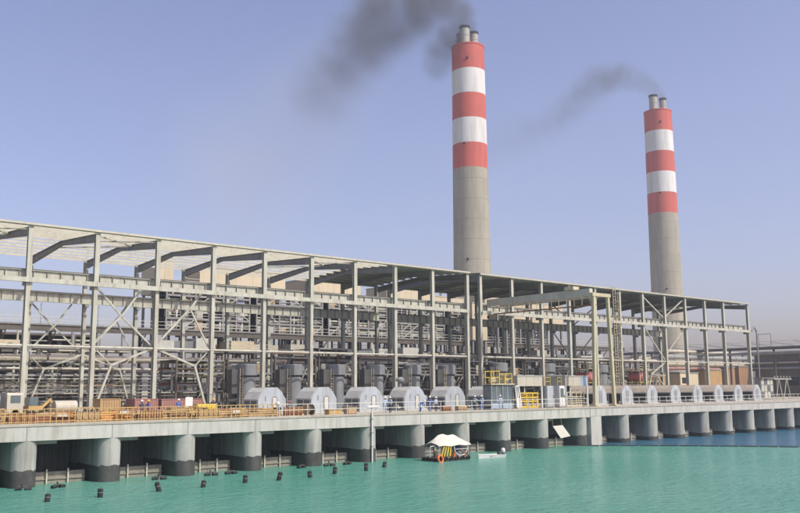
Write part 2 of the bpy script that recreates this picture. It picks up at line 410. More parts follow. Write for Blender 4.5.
XL = [29.75 + 7.13*k for k in range(-4, 10)]
XR = [96.75 + 7.13*k for k in range(0, 11)] + [177.98]
hl = hall('open_frame_hall', 'pale steel portal frame hall with bare purlins and open roof, left of the joint', XL, 79.6)
hr = hall('roofed_frame_hall', 'steel frame hall with sheeted roof and shaded interior, right of the joint', XR, 96.4)
def brace(h, pts, w=0.2, m='steel_paint', name='brace'):
    for a, b in zip(pts, pts[1:]): part(name, MB().bar(a, b, w, w), m, h)
# portal bracing about the front column of the fourth bay and its neighbours
c2, c3, c4 = XL[5], XL[6], XL[7]
for y, dm in ((YF+.12, 'steel_paint'), (YR-.1, 'steel_paint')):
    brace(hl, [(c3, y, 12.3), (c2+2.2, y, 10.3), (c2+.3, y, DECK+.2)], .22, dm)
    brace(hl, [(c3, y, 12.3), (c4-2.0, y, 10.3), (c4-.3, y, DECK+.2)], .22, dm)
    brace(hl, [(c3+.2, y, 12.6), (c3+4.6, y, 17.3), (c4-1.2, y, 19.2)], .2, dm)
    brace(hl, [(c3+4.4, y+.25, 17.1), (c4-.2, y+.25, 12.6)], .16, dm)
    brace(hl, [(c2+.2, y, 12.6), (c2+3.3, y, 15.9), (c2+5.4, y, 18.8)], .18, dm)
    brace(hl, [(c3-.2, y+.25, 12.5), (c2+3.2, y+.25, 15.8), (c2+.2, y+.25, 18.9)], .18, dm)
    brace(hl, [(c2+2.2, y, 10.3), (c2+.1, y, 12.3)], .12, dm)
    brace(hl, [(c4-2.0, y, 10.3), (c4-.1, y, 12.3)], .12, dm)
# roof plane wind bracing
for a, b in ((XL[5], XL[6]), (XL[9], XL[10]), (XL[3], XL[4])):
    brace(hl, [(a, YF+.4, EAVE-.42), (b, YF+7, EAVE-.1)], .13, 'steel_paint', 'roof_brace')
    brace(hl, [(b, YF+7.4, EAVE-.1), (a, YF+14, EAVE-.1)], .13, 'steel_paint', 'roof_brace')
    brace(hl, [(b, YF+.4, EAVE-.52), (a, YF+7, EAVE-.2)], .13, 'steel_paint', 'roof_brace')
d0, d1, d2 = XR[6], XR[7], XR[8]
for y in (YF+.1, YR-.1):
    brace(hr, [(d1, y, 20.4), (d2-.2, y, 24.3)], .2); brace(hr, [(d1, y, 20.4), (d0+.2, y, 24.3)], .2)
    brace(hr, [(d1-.1, y, 12.3), (d0+.3, y, 18.7)], .18); brace(hr, [(d1+.2, y, 13.4), (d2-.4, y, 18.7)], .18)
    brace(hr, [(d1, y, 12.2), (d0+2.2, y, 9.8), (d0+.3, y, DECK+.2)], .2)
    brace(hr, [(d0+2.2, y, 9.8), (d1-.3, y, 9.6)], .14); brace(hr, [(d0+3.8, y, 9.7), (d1-.2, y, 7.0)], .14)
# downpipe at the far end
part('downpipe', MB().tube([(178.3, YF-.7, 19.0), (179.4, YF-.7, 20.0), (180.3, YF-.7, 19.0), (180.3, YF-.7, DECK)], .16, 8), 'steel_grey', hr, True)

# ------------------------------------------------------------------ chimneys
def chimney(label, cx, cy, top, rt, rb, bands, flues):
    c = thing('chimney', label, 'chimney', (cx, cy, DECK), 'striped power station chimneys')
    def rad(z): return rb + (rt-rb)*(z-DECK)/(top-DECK)
    z = top
    for i, bh in enumerate(bands):
        m = 'chimney_red' if i % 2 == 0 else 'chimney_white'
        b = part('painted_band', MB().lathe([(rad(z-bh), z-bh), (rad(z), z)], (cx,cy,0), 48), m, c, True)
        z -= bh
    part('shaft', MB().lathe([(rad(DECK), DECK), (rad(z), z)], (cx,cy,0), 48), 'chimney_concrete', c, True)
    # pour rings
    k = 0; zz = z - 4
    while zz > DECK + 8:
        part('pour_ring', MB().lathe([(rad(zz)+.005, zz-.12), (rad(zz)+.05, zz-.08), (rad(zz)+.05, zz+.08), (rad(zz)+.005, zz+.12)], (cx,cy,0), 48), 'chimney_concrete', c, True); zz -= 7.3
    part('rim', MB().lathe([(rt+.02, top-.5), (rt+.14, top-.45), (rt+.14, top+.05), (rt-.5, top+.05)], (cx,cy,0), 48), 'chimney_red', c, True)
    for fx, fy, fr, fh in flues:
        f = part('flue', MB().lathe([(fr, top-.5), (fr, top+fh)], (cx+fx, cy+fy, 0), 24), 'flue', c, True)
        part('flue_tip', MB().lathe([(fr+.12, top+fh-.9), (fr+.16, top+fh), (fr-.25, top+fh+.02)], (cx+fx, cy+fy, 0), 24), 'soot', f, True)
        part('flue_band', MB().lathe([(fr+.01, top+fh*.5-.15), (fr+.1, top+fh*.5), (fr+.01, top+fh*.5+.15)], (cx+fx, cy+fy, 0), 24), 'flue', f, True)
    # vent ports and aircraft warning lamps
    for az, zz in ((228, top-6), (244, top-38), (238, top-80)):
        a = math.radians(90-az); r = rad(zz)
        part('warning_lamp', MB().bar((cx+math.cos(a)*(r-.1), cy+math.sin(a)*(r-.1), zz), (cx+math.cos(a)*(r+.35), cy+math.sin(a)*(r+.35), zz), .7), 'black', c)
    return c
FL = [(-2.2, -0.7, 1.85, 7.4), (2.1, -1.1, 1.65, 6.2), (0.1, 3.5, 1.7, 6.4)]
chimney('nearer and taller-looking red and white striped chimney with smoking flues', 222, 146, 132.2, 5.95, 7.0, [9.6, 9.3, 9.3, 9.3, 9.1], FL)
chimney('farther red and white striped chimney at right with thin smoke', 335, 139.6, 128.9, 5.95, 7.0, [9.6, 9.3, 9.3, 9.3, 9.1], [(-2.4, 0.3, 1.85, 7.4), (1.6, -1.9, 1.5, 6.2)])

# ------------------------------------------------------------------ pump hoods on the deck
def hood(label, xr, y, w, d, zt, ze, flat, roofm, frontm, group, brown=False):
    """octagonal gabled hood; front gable faces the water, right edge at xr"""
    xc = xr - w/2
    h = thing('pump_hood', label, 'pump hood', (xc, y, DECK), group)
    a, f = w/2, flat/2
    zm = ze + (zt-ze)*(0.63 if not brown else .55); fm = f + (a-f)*0.52
    prof = [(-a, ze), (-fm, zm), (-f, zt), (f, zt), (fm, zm), (a, ze)]
    def ring(yy, g=0): return [(xc + px*(1+g), yy, pz + (g*.8 if pz > ze+.01 else 0)) for px, pz in prof]
    # front and back gables
    for nm, ya, yb in (('front_gable', y, y+.08), ('back_gable', y+d-.08, y+d)):
        lo = [(xc-a, ya, DECK+.05), (xc+a, ya, DECK+.05)] if nm == 'front_gable' else [(xc-a, ya, ze-.5), (xc+a, ya, ze-.5)]
        lo2 = [(p[0], yb, p[2]) for p in lo]
        A = [lo[0]] + ring(ya) + [lo[1]]; B = [lo2[0]] + ring(yb) + [lo2[1]]; n = len(A)
        g = part(nm, MB().add(A+B, [tuple(range(n)), tuple(range(2*n-1, n-1, -1))] + [(i, (i+1) % n, n+(i+1) % n, n+i) for i in range(n)]), frontm, h)
        if nm == 'front_gable':
            if brown:
                dr = part('door', MB().box(xc-.38, xc+.38, ya-.04, ya-.003, DECK+.35, ze+.35), 'steel_grey', g)
                part('hatch', MB().cyl((xc, ya-.05, ze+.78), (xc, ya-.003, ze+.78), .22, n=12), 'hood_frame', g)
            else:
                part('vent_slot', MB().box(xc-.92, xc-.78, ya-.03, ya-.003, ze-.15, ze+.38), 'steel_grey', g)
                part('door', MB().box(xc+.02, xc+.62, ya-.035, ya-.003, DECK+.25, ze+.22), 'hood_roof', g)
                part('door_frame', MB().tube([(xc+.02, ya-.05, DECK+.2), (xc+.02, ya-.05, ze+.15), (xc+.16, ya-.05, ze+.3), (xc+.48, ya-.05, ze+.3), (xc+.62, ya-.05, ze+.15), (xc+.62, ya-.05, DECK+.2)], .03, 6), 'steel_grey', g)
    # roof skins between the gables, one plate per facet
    for (xa, za), (xb, zb) in zip(prof, prof[1:]):
        p = Vector((xc+xa, 0, za)); q = Vector((xc+xb, 0, zb)); n_ = Vector((-(q-p).z, 0, (q-p).x)).normalized()*.05
        vs_ = []
        for yy in (y+.1, y+d-.1):
            vs_ += [(p.x, yy, p.z), (q.x, yy, q.z), (q.x+n_.x, yy, q.z+n_.z), (p.x+n_.x, yy, p.z+n_.z)]
        part('roof_plate', MB().add(vs_, [(0,1,2,3),(7,6,5,4),(0,4,5,1),(1,5,6,2),(2,6,7,3),(3,7,4,0)]), roofm, h)
    # side walls: louvred below the eaves with posts
    for sx in (-1, 1):
        xx = xc + sx*(a-.06)
        s_ = part('side_wall', MB().box(xx-.04, xx+.04, y+.1, y+d-.1, DECK+(.75 if not brown else .5), ze-.02), 'louvre' if not brown else 'black', h)
        for j in range(3):
            yy = y+.15 + (d-.4)*j/2
            part('post', MB().box(xx-.06+sx*.03, xx+.06+sx*.03, yy, yy+.1, DECK, ze-.03), 'hood_frame', h)
        part('eave_rail', MB().box(xx-.07, xx+.07, y+.1, y+d-.1, ze-.12, ze-.02), 'hood_frame' if brown else 'hood_roof', h)
    part('plinth', MB().box(xc-a-.1, xc+a+.1, y-.2, y+d+.2, DECK, DECK+.18), 'concrete', h)
    part('pump_casing', MB().lathe([(.75, DECK+.18), (.75, DECK+.9), (.5, DECK+1.1), (.5, ze-.2)], (xc, y+d/2, 0), 16), 'motor_dark', h, True)
    return h
nb = ['behind a globe lamp', 'beside the second dark tank', 'with a white board and pipe before it', 'with a vent stack', 'behind the crouching worker in blue', 'half hidden by the glazed cab']
for i in range(6):
    hood('%s white octagonal pump hood from the left, %s' % (ORD[i], nb[i]), 54.5 + 6.96*i, 10.0, 3.55, 3.1, 7.70, 6.45, 1.45, 'hood_roof', 'hood_white', 'white pump hoods left of the screens')
# a small stack on the fourth hood
st = tag(part('vent_stack', MB().cyl((71.9, 10.9, 7.72), (71.9, 10.9, 8.5), .22, n=10).lathe([(.5,8.4),(.55,8.65),(.3,8.95)], (71.9,10.9,0), 12), 'motor_grey', None, True), 'stubby grey vent stack with round cowl on a white pump hood', 'vent stack')
for i in range(8):
    hood('%s narrow pale-fronted pump hood with brown roof, counted from the yellow portal' % ORD[i], 112.75 + 6.83*i, 10.0, 2.9, 5.2, 7.72, 6.6, 1.15, 'hood_brown', 'hood_white', 'brown-roofed pump hoods right of the portal', True)

# ------------------------------------------------------------------ vertical pump motors behind the front columns
def motor(label, x, y, top, r, group):
    t = thing('pump_motor', label, 'pump motor', (x, y, DECK), group)
    part('body', MB().lathe([(r*.92, DECK), (r*.92, DECK+.3), (r*.82, DECK+.35), (r*.82, top-1.55)], (x,y,0), 24), 'motor_grey', t, True)
    part('cap', MB().lathe([(r*.84, top-1.5), (r, top-1.42), (r, top-.12), (r*.85, top)], (x,y,0), 24), 'motor_grey', t, True)
    part('seam_ring', MB().lathe([(r*.84, top-1.62), (r*.9, top-1.58), (r*.9, top-1.52), (r*.84, top-1.49)], (x,y,0), 24), 'black', t, True)
    part('terminal_box', MB().box(x-r-1.0, x-r+.2, y-.5, y+.6, DECK+2.2, top-.7), 'motor_dark', t)
    ld = MB()
    lx = x - r*.95
    for s_ in (-.2, .2): ld.box(lx+s_-.025, lx+s_+.025, y-r*.75, y-r*.75+.05, DECK, top-.6)
    for k in range(12): ld.box(lx-.2, lx+.2, y-r*.75, y-r*.75+.04, DECK+.35*k+.2, DECK+.35*k+.24)
    part('ladder', ld, 'yellow_pale', t)
    part('discharge_pipe', MB().tube([(x+r*.5, y, DECK+1.2), (x+r+1.1, y, DECK+1.2), (x+r+1.1, y+6, DECK+1.2)], .55, 12), 'pipe_lag', t, True)
    return t
mx_ = [58.4 + 7.0*i for i in range(6)]
for i, x in enumerate(mx_):
    motor('%s big grey cylindrical pump motor from the left, behind the pump hoods' % ORD[i], x, 25.0, 10.75 + .06*i, 1.36, 'big pump motors behind the hoods')
for i, x in enumerate([106.5, 118.5, 133.5]):
    motor('%s grey pump motor in the shade of the sheeted roof, %s' % (ORD[i], ['behind the left beige screen', 'behind the right beige screen', 'between the two red tanks'][i]), x, 26.5, 11.6, 1.5, 'pump motors under the sheeted roof')
def tank(label, x, y, z):
    t = thing('red_tank', label, 'tank', (x, y, DECK), 'red tanks on yellow frames')
    part('shell', MB().cyl((x, y-1.0, z), (x, y+1.8, z), .8, n=20), 'red_tank', t, True)
    part('end_dome', MB().cyl((x, y-1.25, z), (x, y-1.0, z), .5, .8, n=20), 'red_tank', t, True)
    fr = MB()
    for sx in (-1.3, 1.3):
        for yy in (y-1.2, y+2.4):
            part('leg', MB().box(x+sx-.08, x+sx+.08, yy-.08, yy+.08, DECK, z+2.3), 'yellow_pale', t)
    part('platform', MB().box(x-1.5, x+1.5, y-1.4, y+2.6, z-1.15, z-1.0), 'yellow', t)
    part('platform', MB().box(x-1.5, x+1.5, y-1.4, y+2.6, z+1.3, z+1.42), 'yellow_pale', t)
    for zz in (z+1.85, z+2.3): part('guard_rail', MB().box(x-1.5, x+1.5, y-1.4, y-1.34, zz-.04, zz+.04), 'yellow_pale', t)
tank('red horizontal tank on yellow frame left of the yellow portal', 126.2, 24.0, 9.4)
tank('pinkish red horizontal tank on yellow frame right of the yellow portal', 141.8, 24.0, 9.4)

# ------------------------------------------------------------------ yellow portal crane frame with long beam into the hall
pg = thing('portal_crane', 'pale yellow portal crane with long box beam reaching into the steel hall', 'crane', (100, 1.2, DECK))
for xa, xb in ((98.2, 98.75), (102.55, 101.95)):
    l_ = part('leg', MB().bar((xa, 1.2, DECK+.25), (xb, 1.2, 19.9), .42, .42, (0,1,0)), 'yellow_pale', pg)
    part('foot', MB().box(xa-.5, xa+.5, .6, 1.8, DECK+.01, DECK+.26), 'yellow_pale', l_)
part('cross_beam', MB().box(98.3, 102.4, .95, 1.45, 19.92, 20.4), 'yellow_pale', pg)
part('main_beam', MB().box(98.3, 99.0, 1.47, 21.0, 20.0, 21.0), 'steel_cream', pg)
part('side_beam', MB().box(101.75, 102.2, 1.47, 20.2, 20.05, 20.5), 'steel_cream', pg)
for k in range(14):
    y = 2.2 + k*1.38
    part('rail_post', MB().box(99.3, 99.36, y, y+.06, 18.9, 20.3), 'yellow_pale', pg)
part('walkway', MB().box(99.02, 99.9, 1.5, 20.4, 18.75, 18.85), 'rust', pg)
part('hand_rail', MB().box(99.31, 99.35, 1.5, 20.4, 19.85, 19.9), 'yellow_pale', pg)
tr = part('hoist_trolley', MB().box(98.0, 99.3, 4.0, 5.6, 21.02, 21.5), 'cream_box', pg)
# caged ladder on the hall front
lt = thing('ladder_tower', 'tall yellow caged ladder standing beside the portal crane', 'ladder', (129.2, 19.6, DECK))
for s_ in (-.35, .35): part('stile', MB().box(129.2+s_-.05, 129.2+s_+.05, 19.55, 19.65, DECK, 25.1), 'yellow_pale', lt)
for k in range(36): part('rung', MB().box(128.87, 129.53, 19.58, 19.62, DECK+.5+k*.56, DECK+.56+k*.56), 'yellow_pale', lt)
for k in range(12):
    z = 8.2 + k*1.42
    part('cage_hoop', MB().tube([(128.8,19.5,z),(128.75,19.0,z),(129.0,18.7,z),(129.4,18.7,z),(129.65,19.0,z),(129.6,19.5,z)], .035, 5), 'yellow_pale', lt)
for s_ in (-.3, .3): part('cage_strap', MB().box(129.2+s_-.03, 129.2+s_+.03, 18.66, 18.7, 8.2, 24.0), 'yellow_pale', lt)

# ------------------------------------------------------------------ intake screens: cab, screen shelters, cabinets
cb = thing('glazed_cab', 'glazed operator cab with white door frame and yellow roof rails, on the deck', 'cab', (82.6, 5, DECK))
for x in (80.9, 82.9, 84.9):
    for y in (3.9, 5.2): part('post', MB().box(x-.07, x+.07, y-.07, y+.07, DECK, 7.9), 'steel_grey', cb)
for a, b in ((80.98, 82.82), (82.98, 84.82)):
    part('pane', MB().box(a, b, 3.93, 3.96, DECK+.8, 7.8), 'glass', cb)
    part('mullion', MB().box((a+b)/2-.03, (a+b)/2+.03, 3.9, 3.928, DECK+.8, 7.8), 'steel_paint', cb)
    part('lower_panel', MB().box(a, b, 3.92, 3.97, DECK+.1, DECK+.78), 'blue_panel', cb)
part('pane', MB().box(80.89, 80.91, 4.0, 5.1, DECK+.3, 7.8), 'glass', cb)
part('roof', MB().box(80.7, 85.1, 3.7, 5.4, 7.92, 8.05), 'yellow_pale', cb)
part('back_panel', MB().box(81.0, 84.8, 5.15, 5.2, DECK+.1, 7.85), 'steel_grey', cb)
dw = part('door', MB().bar((85.3, 3.6, DECK+.2), (85.0, 3.6, 7.7), .16).bar((86.1, 3.6, DECK+.2), (85.6, 3.6, 7.75), .16).bar((85.0, 3.6, 7.7), (85.6, 3.6, 7.75), .16).box(85.15, 85.95, 3.57, 3.63, DECK+.2, 6.2), 'white', cb)
for (xa, xb, y, za, zb) in ((81.1, 82.6, 4.6, 8.06, 9.6), (83.6, 84.9, 4.6, 8.06, 9.3)):
    yf = thing('yellow_frame', 'taller yellow tube frame over the glazed cab' if xa < 82 else 'lower yellow tube frame over the right end of the glazed cab', 'frame', (xa, y, za))
    for x in (xa, xb):
        for yy in (y-.5, y+.5): part('post', MB().box(x-.06, x+.06, yy-.06, yy+.06, za, zb), 'yellow', yf)
    for z in (zb, (za+zb)/2):
        for yy in (y-.5, y+.5): part('rail', MB().box(xa-.06, xb+.06, yy-.05, yy+.05, z-.05, z+.05), 'yellow', yf)
    part('winch', MB().cyl((xa+.3, y, za+.4), (xb-.3, y, za+.4), .3, n=12), 'yellow_pale', yf, True)
def shelter(label, x0, x1, y, rake, extra):
    t = thing('screen_shelter', label, 'screen shelter', ((x0+x1)/2, y, DECK), 'beige screen shelters')
    d = 3.4
    n = 3
    for i in range(n):
        a = x0 + (x1-x0)*i/n; b = x0 + (x1-x0)*(i+1)/n
        part('fascia_panel', MB().box(a+.015, b-.015, y, y+.12, 7.72, 9.02), 'cream_clad' if not (extra and i == 2) else 'blue_panel', t)
    part('side_panel', MB().box(x0, x0+.08, y+.13, y+d, 7.72, 9.0), 'cream_clad', t)
    part('side_panel', MB().box(x1-.08, x1, y+.13, y+d, 7.72, 9.0), 'cream_clad', t)
    part('roof', MB().box(x0-.08, x1+.08, y-.08, y+d+.1, 9.03, 9.12), 'hood_roof', t)
    part('back_panel', MB().box(x0+.1, x1-.1, y+d-.05, y+d, DECK+.1, 9.0), 'steel_dark', t)
    for x in (x0+.12, x1-.12):
        for yy in (y+.1, y+d-.2): part('post', MB().box(x-.1, x+.1, yy-.08, yy+.08, DECK, 7.7), 'white', t)
    return t
shelter('beige shelter over a yellow rake machine, right of the glazed cab', 87.0, 92.0, 5.0, True, False)
shelter('beige shelter with a blue end panel beside the yellow portal leg', 96.8, 101.8, 5.0, False, True)
rk = thing('rake_machine', 'bright yellow trash rake machine inside the left beige shelter', 'machine', (89.5, 5.6, DECK))
part('base_frame', MB().box(87.6, 91.4, 5.3, 7.2, DECK+.02, DECK+.3), 'yellow', rk)
for x in (87.8, 89.1, 90.3, 91.3): part('post', MB().box(x-.09, x+.09, 5.3, 5.5, DECK+.3, DECK+1.9), 'yellow', rk)
for z in (DECK+.9, DECK+1.4, DECK+1.95): part('beam', MB().box(87.7, 91.4, 5.28, 5.52, z-.1, z+.1), 'yellow', rk)
part('drum', MB().cyl((88.2, 6.2, DECK+1.2), (90.9, 6.2, DECK+1.2), .55, n=16), 'yellow', rk, True)
part('gearbox', MB().box(90.95, 91.5, 5.9, 6.6, DECK+.8, DECK+1.7), 'motor_dark', rk)
rk2 = thing('rake_machine', 'pale yellow rail-framed rake machine inside the right beige shelter', 'machine', (99.3, 5.6, DECK))
part('base_frame', MB().box(97.4, 101.3, 5.3, 7.2, DECK+.02, DECK+.3), 'yellow_pale', rk2)
for x in (97.5, 98.5, 99.5, 100.5, 101.2): part('post', MB().box(x-.06, x+.06, 5.3, 5.42, DECK+.3, DECK+2.0), 'yellow_pale', rk2)
for z in (DECK+.8, DECK+1.4, DECK+2.0): part('beam', MB().box(97.4, 101.3, 5.28, 5.44, z-.05, z+.05), 'yellow_pale', rk2)
part('drum', MB().cyl((97.9, 6.3, DECK+1.0), (100.8, 6.3, DECK+1.0), .5, n=16), 'motor_grey', rk2, True)
for i, (x0, x1, lab, m) in enumerate(((92.35, 93.75, 'wide pale blue-white control cabinet between the two beige shelters', 'hood_white'), (94.95, 96.1, 'narrow white cabinet with dark glass beside the right beige shelter', 'white'))):
    c = thing('control_cabinet', lab, 'cabinet', ((x0+x1)/2, 4.6, DECK))
    part('body', MB().box(x0, x1, 4.6, 5.6, DECK+.12, 7.75), m, c)
    part('plinth', MB().box(x0+.04, x1-.04, 4.64, 5.56, DECK, DECK+.12), 'steel_dark', c)
    dm = part('door', MB().box(x0+.08, x1-.08, 4.55, 4.59, DECK+.25, 7.6), m, c)
    part('handle', MB().box(x1-.22, x1-.17, 4.5, 4.545, 6.1, 6.5), 'black', dm)
    if i: part('pane', MB().box(x0+.18, x1-.3, 4.53, 4.545, 6.2, 7.4), 'glass', dm)
    part('top_rail', MB().box(x0+.1, x0+.16, 5.0, 5.06, 7.75, 8.9).box(x1-.16, x1-.1, 5.0, 5.06, 7.75, 8.9).box(x0+.1, x1-.1, 5.0, 5.06, 8.84, 8.9).box(x0+.1, x1-.1, 5.0, 5.06, 8.3, 8.36), 'yellow', c)

# ------------------------------------------------------------------ railings along the edge
def railing(label, x0, x1, y, m, step, rails, zb=DECK+.135, top=1.12):
    t = thing('railing', label, 'railing', ((x0+x1)/2, y, zb))
    n = int((x1-x0)/step)
    pm = MB().box(-.03,.03,-.03,.03,0,top).mesh('post', m)
    for i in range(n+1): inst('post', pm, t, (x0+(x1-x0)*i/n, y, zb))
    for z in rails: part('rail', MB().box(x0, x1, y-.028, y+.028, zb+z-.03, zb+z+.03), m, t)
    return t
railing('ochre closely barred railing along the left part of the quay edge', 8.0, 47.0, .14, 'rail_ochre', .5, (.12, .6, 1.12))
railing('pale grey tube railing along the middle of the quay edge', 47.3, 95.0, .14, 'rail_grey', 1.6, (.55, 1.1))
railing('pale yellow-grey railing along the far right quay edge', 103.4, 180.0, .14, 'rail_grey', 1.7, (.55, 1.1))

# ------------------------------------------------------------------ construction clutter on the left deck
def pipe_stack(label, x, y, n, rows, r, L, m, seed):
    t = thing('pipe_stack', label, 'pipe stack', (x, y, DECK), 'stacked material behind the ochre railing')
    rr = random.Random(seed)
    for k in range(rows):
        for j in range(n-k):
            yy = y + (j + k*.5)*2*r; z = DECK + r + k*1.75*r + .1
            dx = rr.uniform(-.25, .25)
            part('pipe', MB().cyl((x-L/2+dx, yy, z), (x+L/2+dx, yy, z), r*.97, n=8), m if rr.random() > .25 else 'timber', t, True)
    for xx in (x-L*.3, x+L*.3): part('bearer', MB().box(xx-.06, xx+.06, y-.2, y+2*r*n, DECK+.005, DECK+.1), 'timber', t)
def crate(label, x0, x1, y0, y1, h, m, slats=4):
    t = thing('crate', label, 'crate', ((x0+x1)/2, (y0+y1)/2, DECK), 'crates on the left deck')
    part('core', MB().box(x0+.04, x1-.04, y0+.04, y1-.04, DECK+.02, DECK+h-.03), 'black', t)
    for k in range(slats):
        z0 = DECK + .02 + (h-.02)*k/slats; z1 = DECK + .02 + (h-.02)*(k+.82)/slats
        part('slat', MB().box(x0, x1, y0, y0+.035, z0, z1), m, t); part('slat', MB().box(x0, x0+.035, y0+.04, y1, z0, z1), m, t)
        part('slat', MB().box(x0, x1, y1-.035, y1, z0, z1), m, t); part('slat', MB().box(x1-.035, x1, y0+.04, y1-.04, z0, z1), m, t)
    part('lid', MB().box(x0, x1, y0, y1, DECK+h, DECK+h+.04), m, t)
stk = [(14, 2.0, 'rust'), (19.5, 1.6, 'rust'), (25.2, 1.5, 'rust'), (30.6, 1.8, 'orange'), (36.0, 1.5, 'rust'), (41.8, 1.9, 'rust'), (46.5, 2.2, 'timber')]
sl = ['outside the left picture edge', 'at the very left end of the ochre railing', 'below the white drum lorry', 'in orange and brown below the pale tank', 'below the first red container', 'below the white notice board', 'of brown timber poles where the ochre railing ends']
for i, (x, y, m) in enumerate(stk):
    pipe_stack('stack of rusty pipes and poles ' + sl[i], x, y, 6, 4, .11, 4.6, m, i)
cl = [(22.2, 3.2, 1.0, 'timber', 'light timber crate near the left end of the deck'), (27.8, 3.0, .85, 'orange', 'orange slatted crate behind the ochre railing, left'), (33.2, 3.2, .95, 'timber', 'timber crate behind the ochre railing below the braced bay'), (38.6, 3.0, 1.05, 'rail_ochre', 'ochre crate below the two dark-clothed workers'), (44.2, 3.0, .8, 'orange', 'orange crate right of the yellow compressor')]
for x, y, h, m, lab in cl: crate(lab, x-1.1, x+1.1, y, y+1.2, h, m)
# formwork panels leaning behind the railing
for i, x in enumerate((17.0, 23.6, 29.0, 34.6, 40.2, 49.5)):
    t = thing('formwork_panel', 'ribbed brown formwork panel, %s of six leaning behind the railing' % ORD[i], 'formwork panel', (x, .9, DECK), 'formwork panels behind the railing')
    part('face', MB().bar((x-1.1, 1.0, DECK+.48), (x+1.1, 1.0, DECK+.48), .05, .9), 'rust' if i % 2 else 'timber', t)
    for k in range(5): part('rib', MB().box(x-1.05+k*.5, x-.97+k*.5, .88, .972, DECK+.03, DECK+.95), 'rail_ochre', t)
cr_ = random.Random(21)
drum_spots = [(20.6,4.6,'rust'),(24.3,5.0,'coverall'),(26.4,4.4,'rail_ochre'),(31.9,5.2,'rust'),(35.0,4.5,'orange'),(37.4,5.3,'white'),(43.0,5.0,'rust'),(45.6,4.6,'coverall'),(48.6,3.2,'rust'),(50.6,2.6,'orange')]
dn = ['rusty','dark blue','ochre','rusty','orange','white','rusty','dark blue','rusty','orange']
dw_ = ['beside the light timber crate at the left end','behind the leftmost pipe stack','left of the orange slatted crate','between the skid tank and the ochre railing','right of the timber crate below the braced bay','left of the two dark-clothed workers','right of the yellow compressor','at the right end of the long red container','where the ochre railing ends','before the leftmost white hood']
for (x, y, m), a, b in zip(drum_spots, dn, dw_):
    t = thing('oil_drum', '%s oil drum %s' % (a, b), 'drum', (x, y, DECK), 'oil drums on the left deck')
    part('shell', MB().lathe([(.29,0),(.30,.02),(.29,.05),(.285,.3),(.30,.32),(.285,.34),(.285,.56),(.30,.58),(.285,.6),(.29,.86),(.30,.88),(.27,.87)], (x,y,DECK), 16), m, t, True)
    part('bung', MB().cyl((x+.12,y,DECK+.875), (x+.12,y,DECK+.9), .04, n=8), 'steel_dark', t)
reel_spots = [(18.2,3.6),(29.9,3.3),(39.8,4.6),(52.2,2.2)]
rl = ['at the left picture edge','between the orange crate and the skid tank','behind the ochre crate','before the second white hood']
for (x, y), b in zip(reel_spots, rl):
    t = thing('cable_reel', 'wooden cable reel ' + b, 'cable reel', (x, y, DECK), 'cable reels on the left deck')
    for dx in (-.35, .35): part('flange', MB().cyl((x+dx-.03,y,DECK+.6), (x+dx+.03,y,DECK+.6), .6, n=18), 'timber', t, True)
    part('cable', MB().cyl((x-.32,y,DECK+.6), (x+.32,y,DECK+.6), .4, n=16), 'rubber', t, True)
# leaning scaffold tubes and boards poking above the railing
sc_spots = [(16.4,'rust'),(21.4,'timber'),(23.0,'rail_ochre'),(27.0,'rust'),(28.6,'timber'),(32.3,'orange'),(33.9,'rust'),(37.2,'timber'),(38.9,'rust'),(43.4,'rail_ochre'),(45.2,'rust'),(48.0,'timber')]
for i, (x, m) in enumerate(sc_spots):
    t = thing('scaffold_trestle', '%s scaffold trestle with tubes and boards from the left, just behind the ochre railing' % ORD[i], 'trestle', (x, 1.0, DECK), 'scaffold trestles behind the railing')
    h = cr_.uniform(.85, 1.3)
    for dx in (-.6, .6):
        part('leg', MB().cyl((x+dx-.12,1.25,DECK), (x+dx,1.4,DECK+h), .035, n=6), m, t); part('leg', MB().cyl((x+dx+.12,1.55,DECK), (x+dx,1.4,DECK+h), .035, n=6), m, t)
    part('top_tube', MB().cyl((x-.95,1.4,DECK+h), (x+.95,1.4,DECK+h+cr_.uniform(-.08,.08)), .045, n=6), m, t)
    part('board', MB().box(x-.85, x+.85, 1.28, 1.52, DECK+h*.55, DECK+h*.55+.05), 'timber', t)
    part('load', MB().box(x-.5, x+.3, 1.3, 1.5, DECK+h*.55+.052, DECK+h*.55+.052+cr_.uniform(.15,.3)), cr_.choice(['rust','white','tarp','rail_ochre','red_box','black']), t)
# red containers
def container(label, x0, x1, y0, y1, h, m):
    t = thing('container', label, 'container', ((x0+x1)/2, (y0+y1)/2, DECK), 'containers inside the open hall')
    part('shell', MB().box(x0+.06, x1-.06, y0+.06, y1-.06, DECK+.05, DECK+h-.03), m, t)
    n = int((x1-x0)/.28)
    for k in range(n):
        x = x0 + .1 + (x1-x0-.2)*k/n
        part('corrugation', MB().box(x, x+.14, y0+.01, y0+.057, DECK+.2, DECK+h-.2), m, t)
    part('roof', MB().box(x0, x1, y0, y1, DECK+h-.02, DECK+h+.05), m, t)
    for x in (x0, x1-.12): part('corner_post', MB().box(x, x+.12, y0-.005, y0+.1, DECK, DECK+h-.02), m, t)
    part('bottom_rail', MB().box(x0+.13, x1-.13, y0, y0+.056, DECK+.03, DECK+.16), m, t)
container('short faded red container left of a front column', 39.7, 42.3, 16, 18.5, 1.75, 'red_box')
container('long faded red container behind the white notice board', 42.7, 47.6, 16, 18.5, 1.7, 'red_box')
container('pale orange container at the foot of the bracing', 36.4, 38.6, 17, 19.2, 1.8, 'tan_box')
sg = thing('notice_board', 'white notice board on two legs before the red container', 'board', (44.8, 13.8, DECK))
part('panel', MB().box(44.35, 45.2, 13.8, 13.85, DECK+.5, DECK+1.95), 'white', sg)
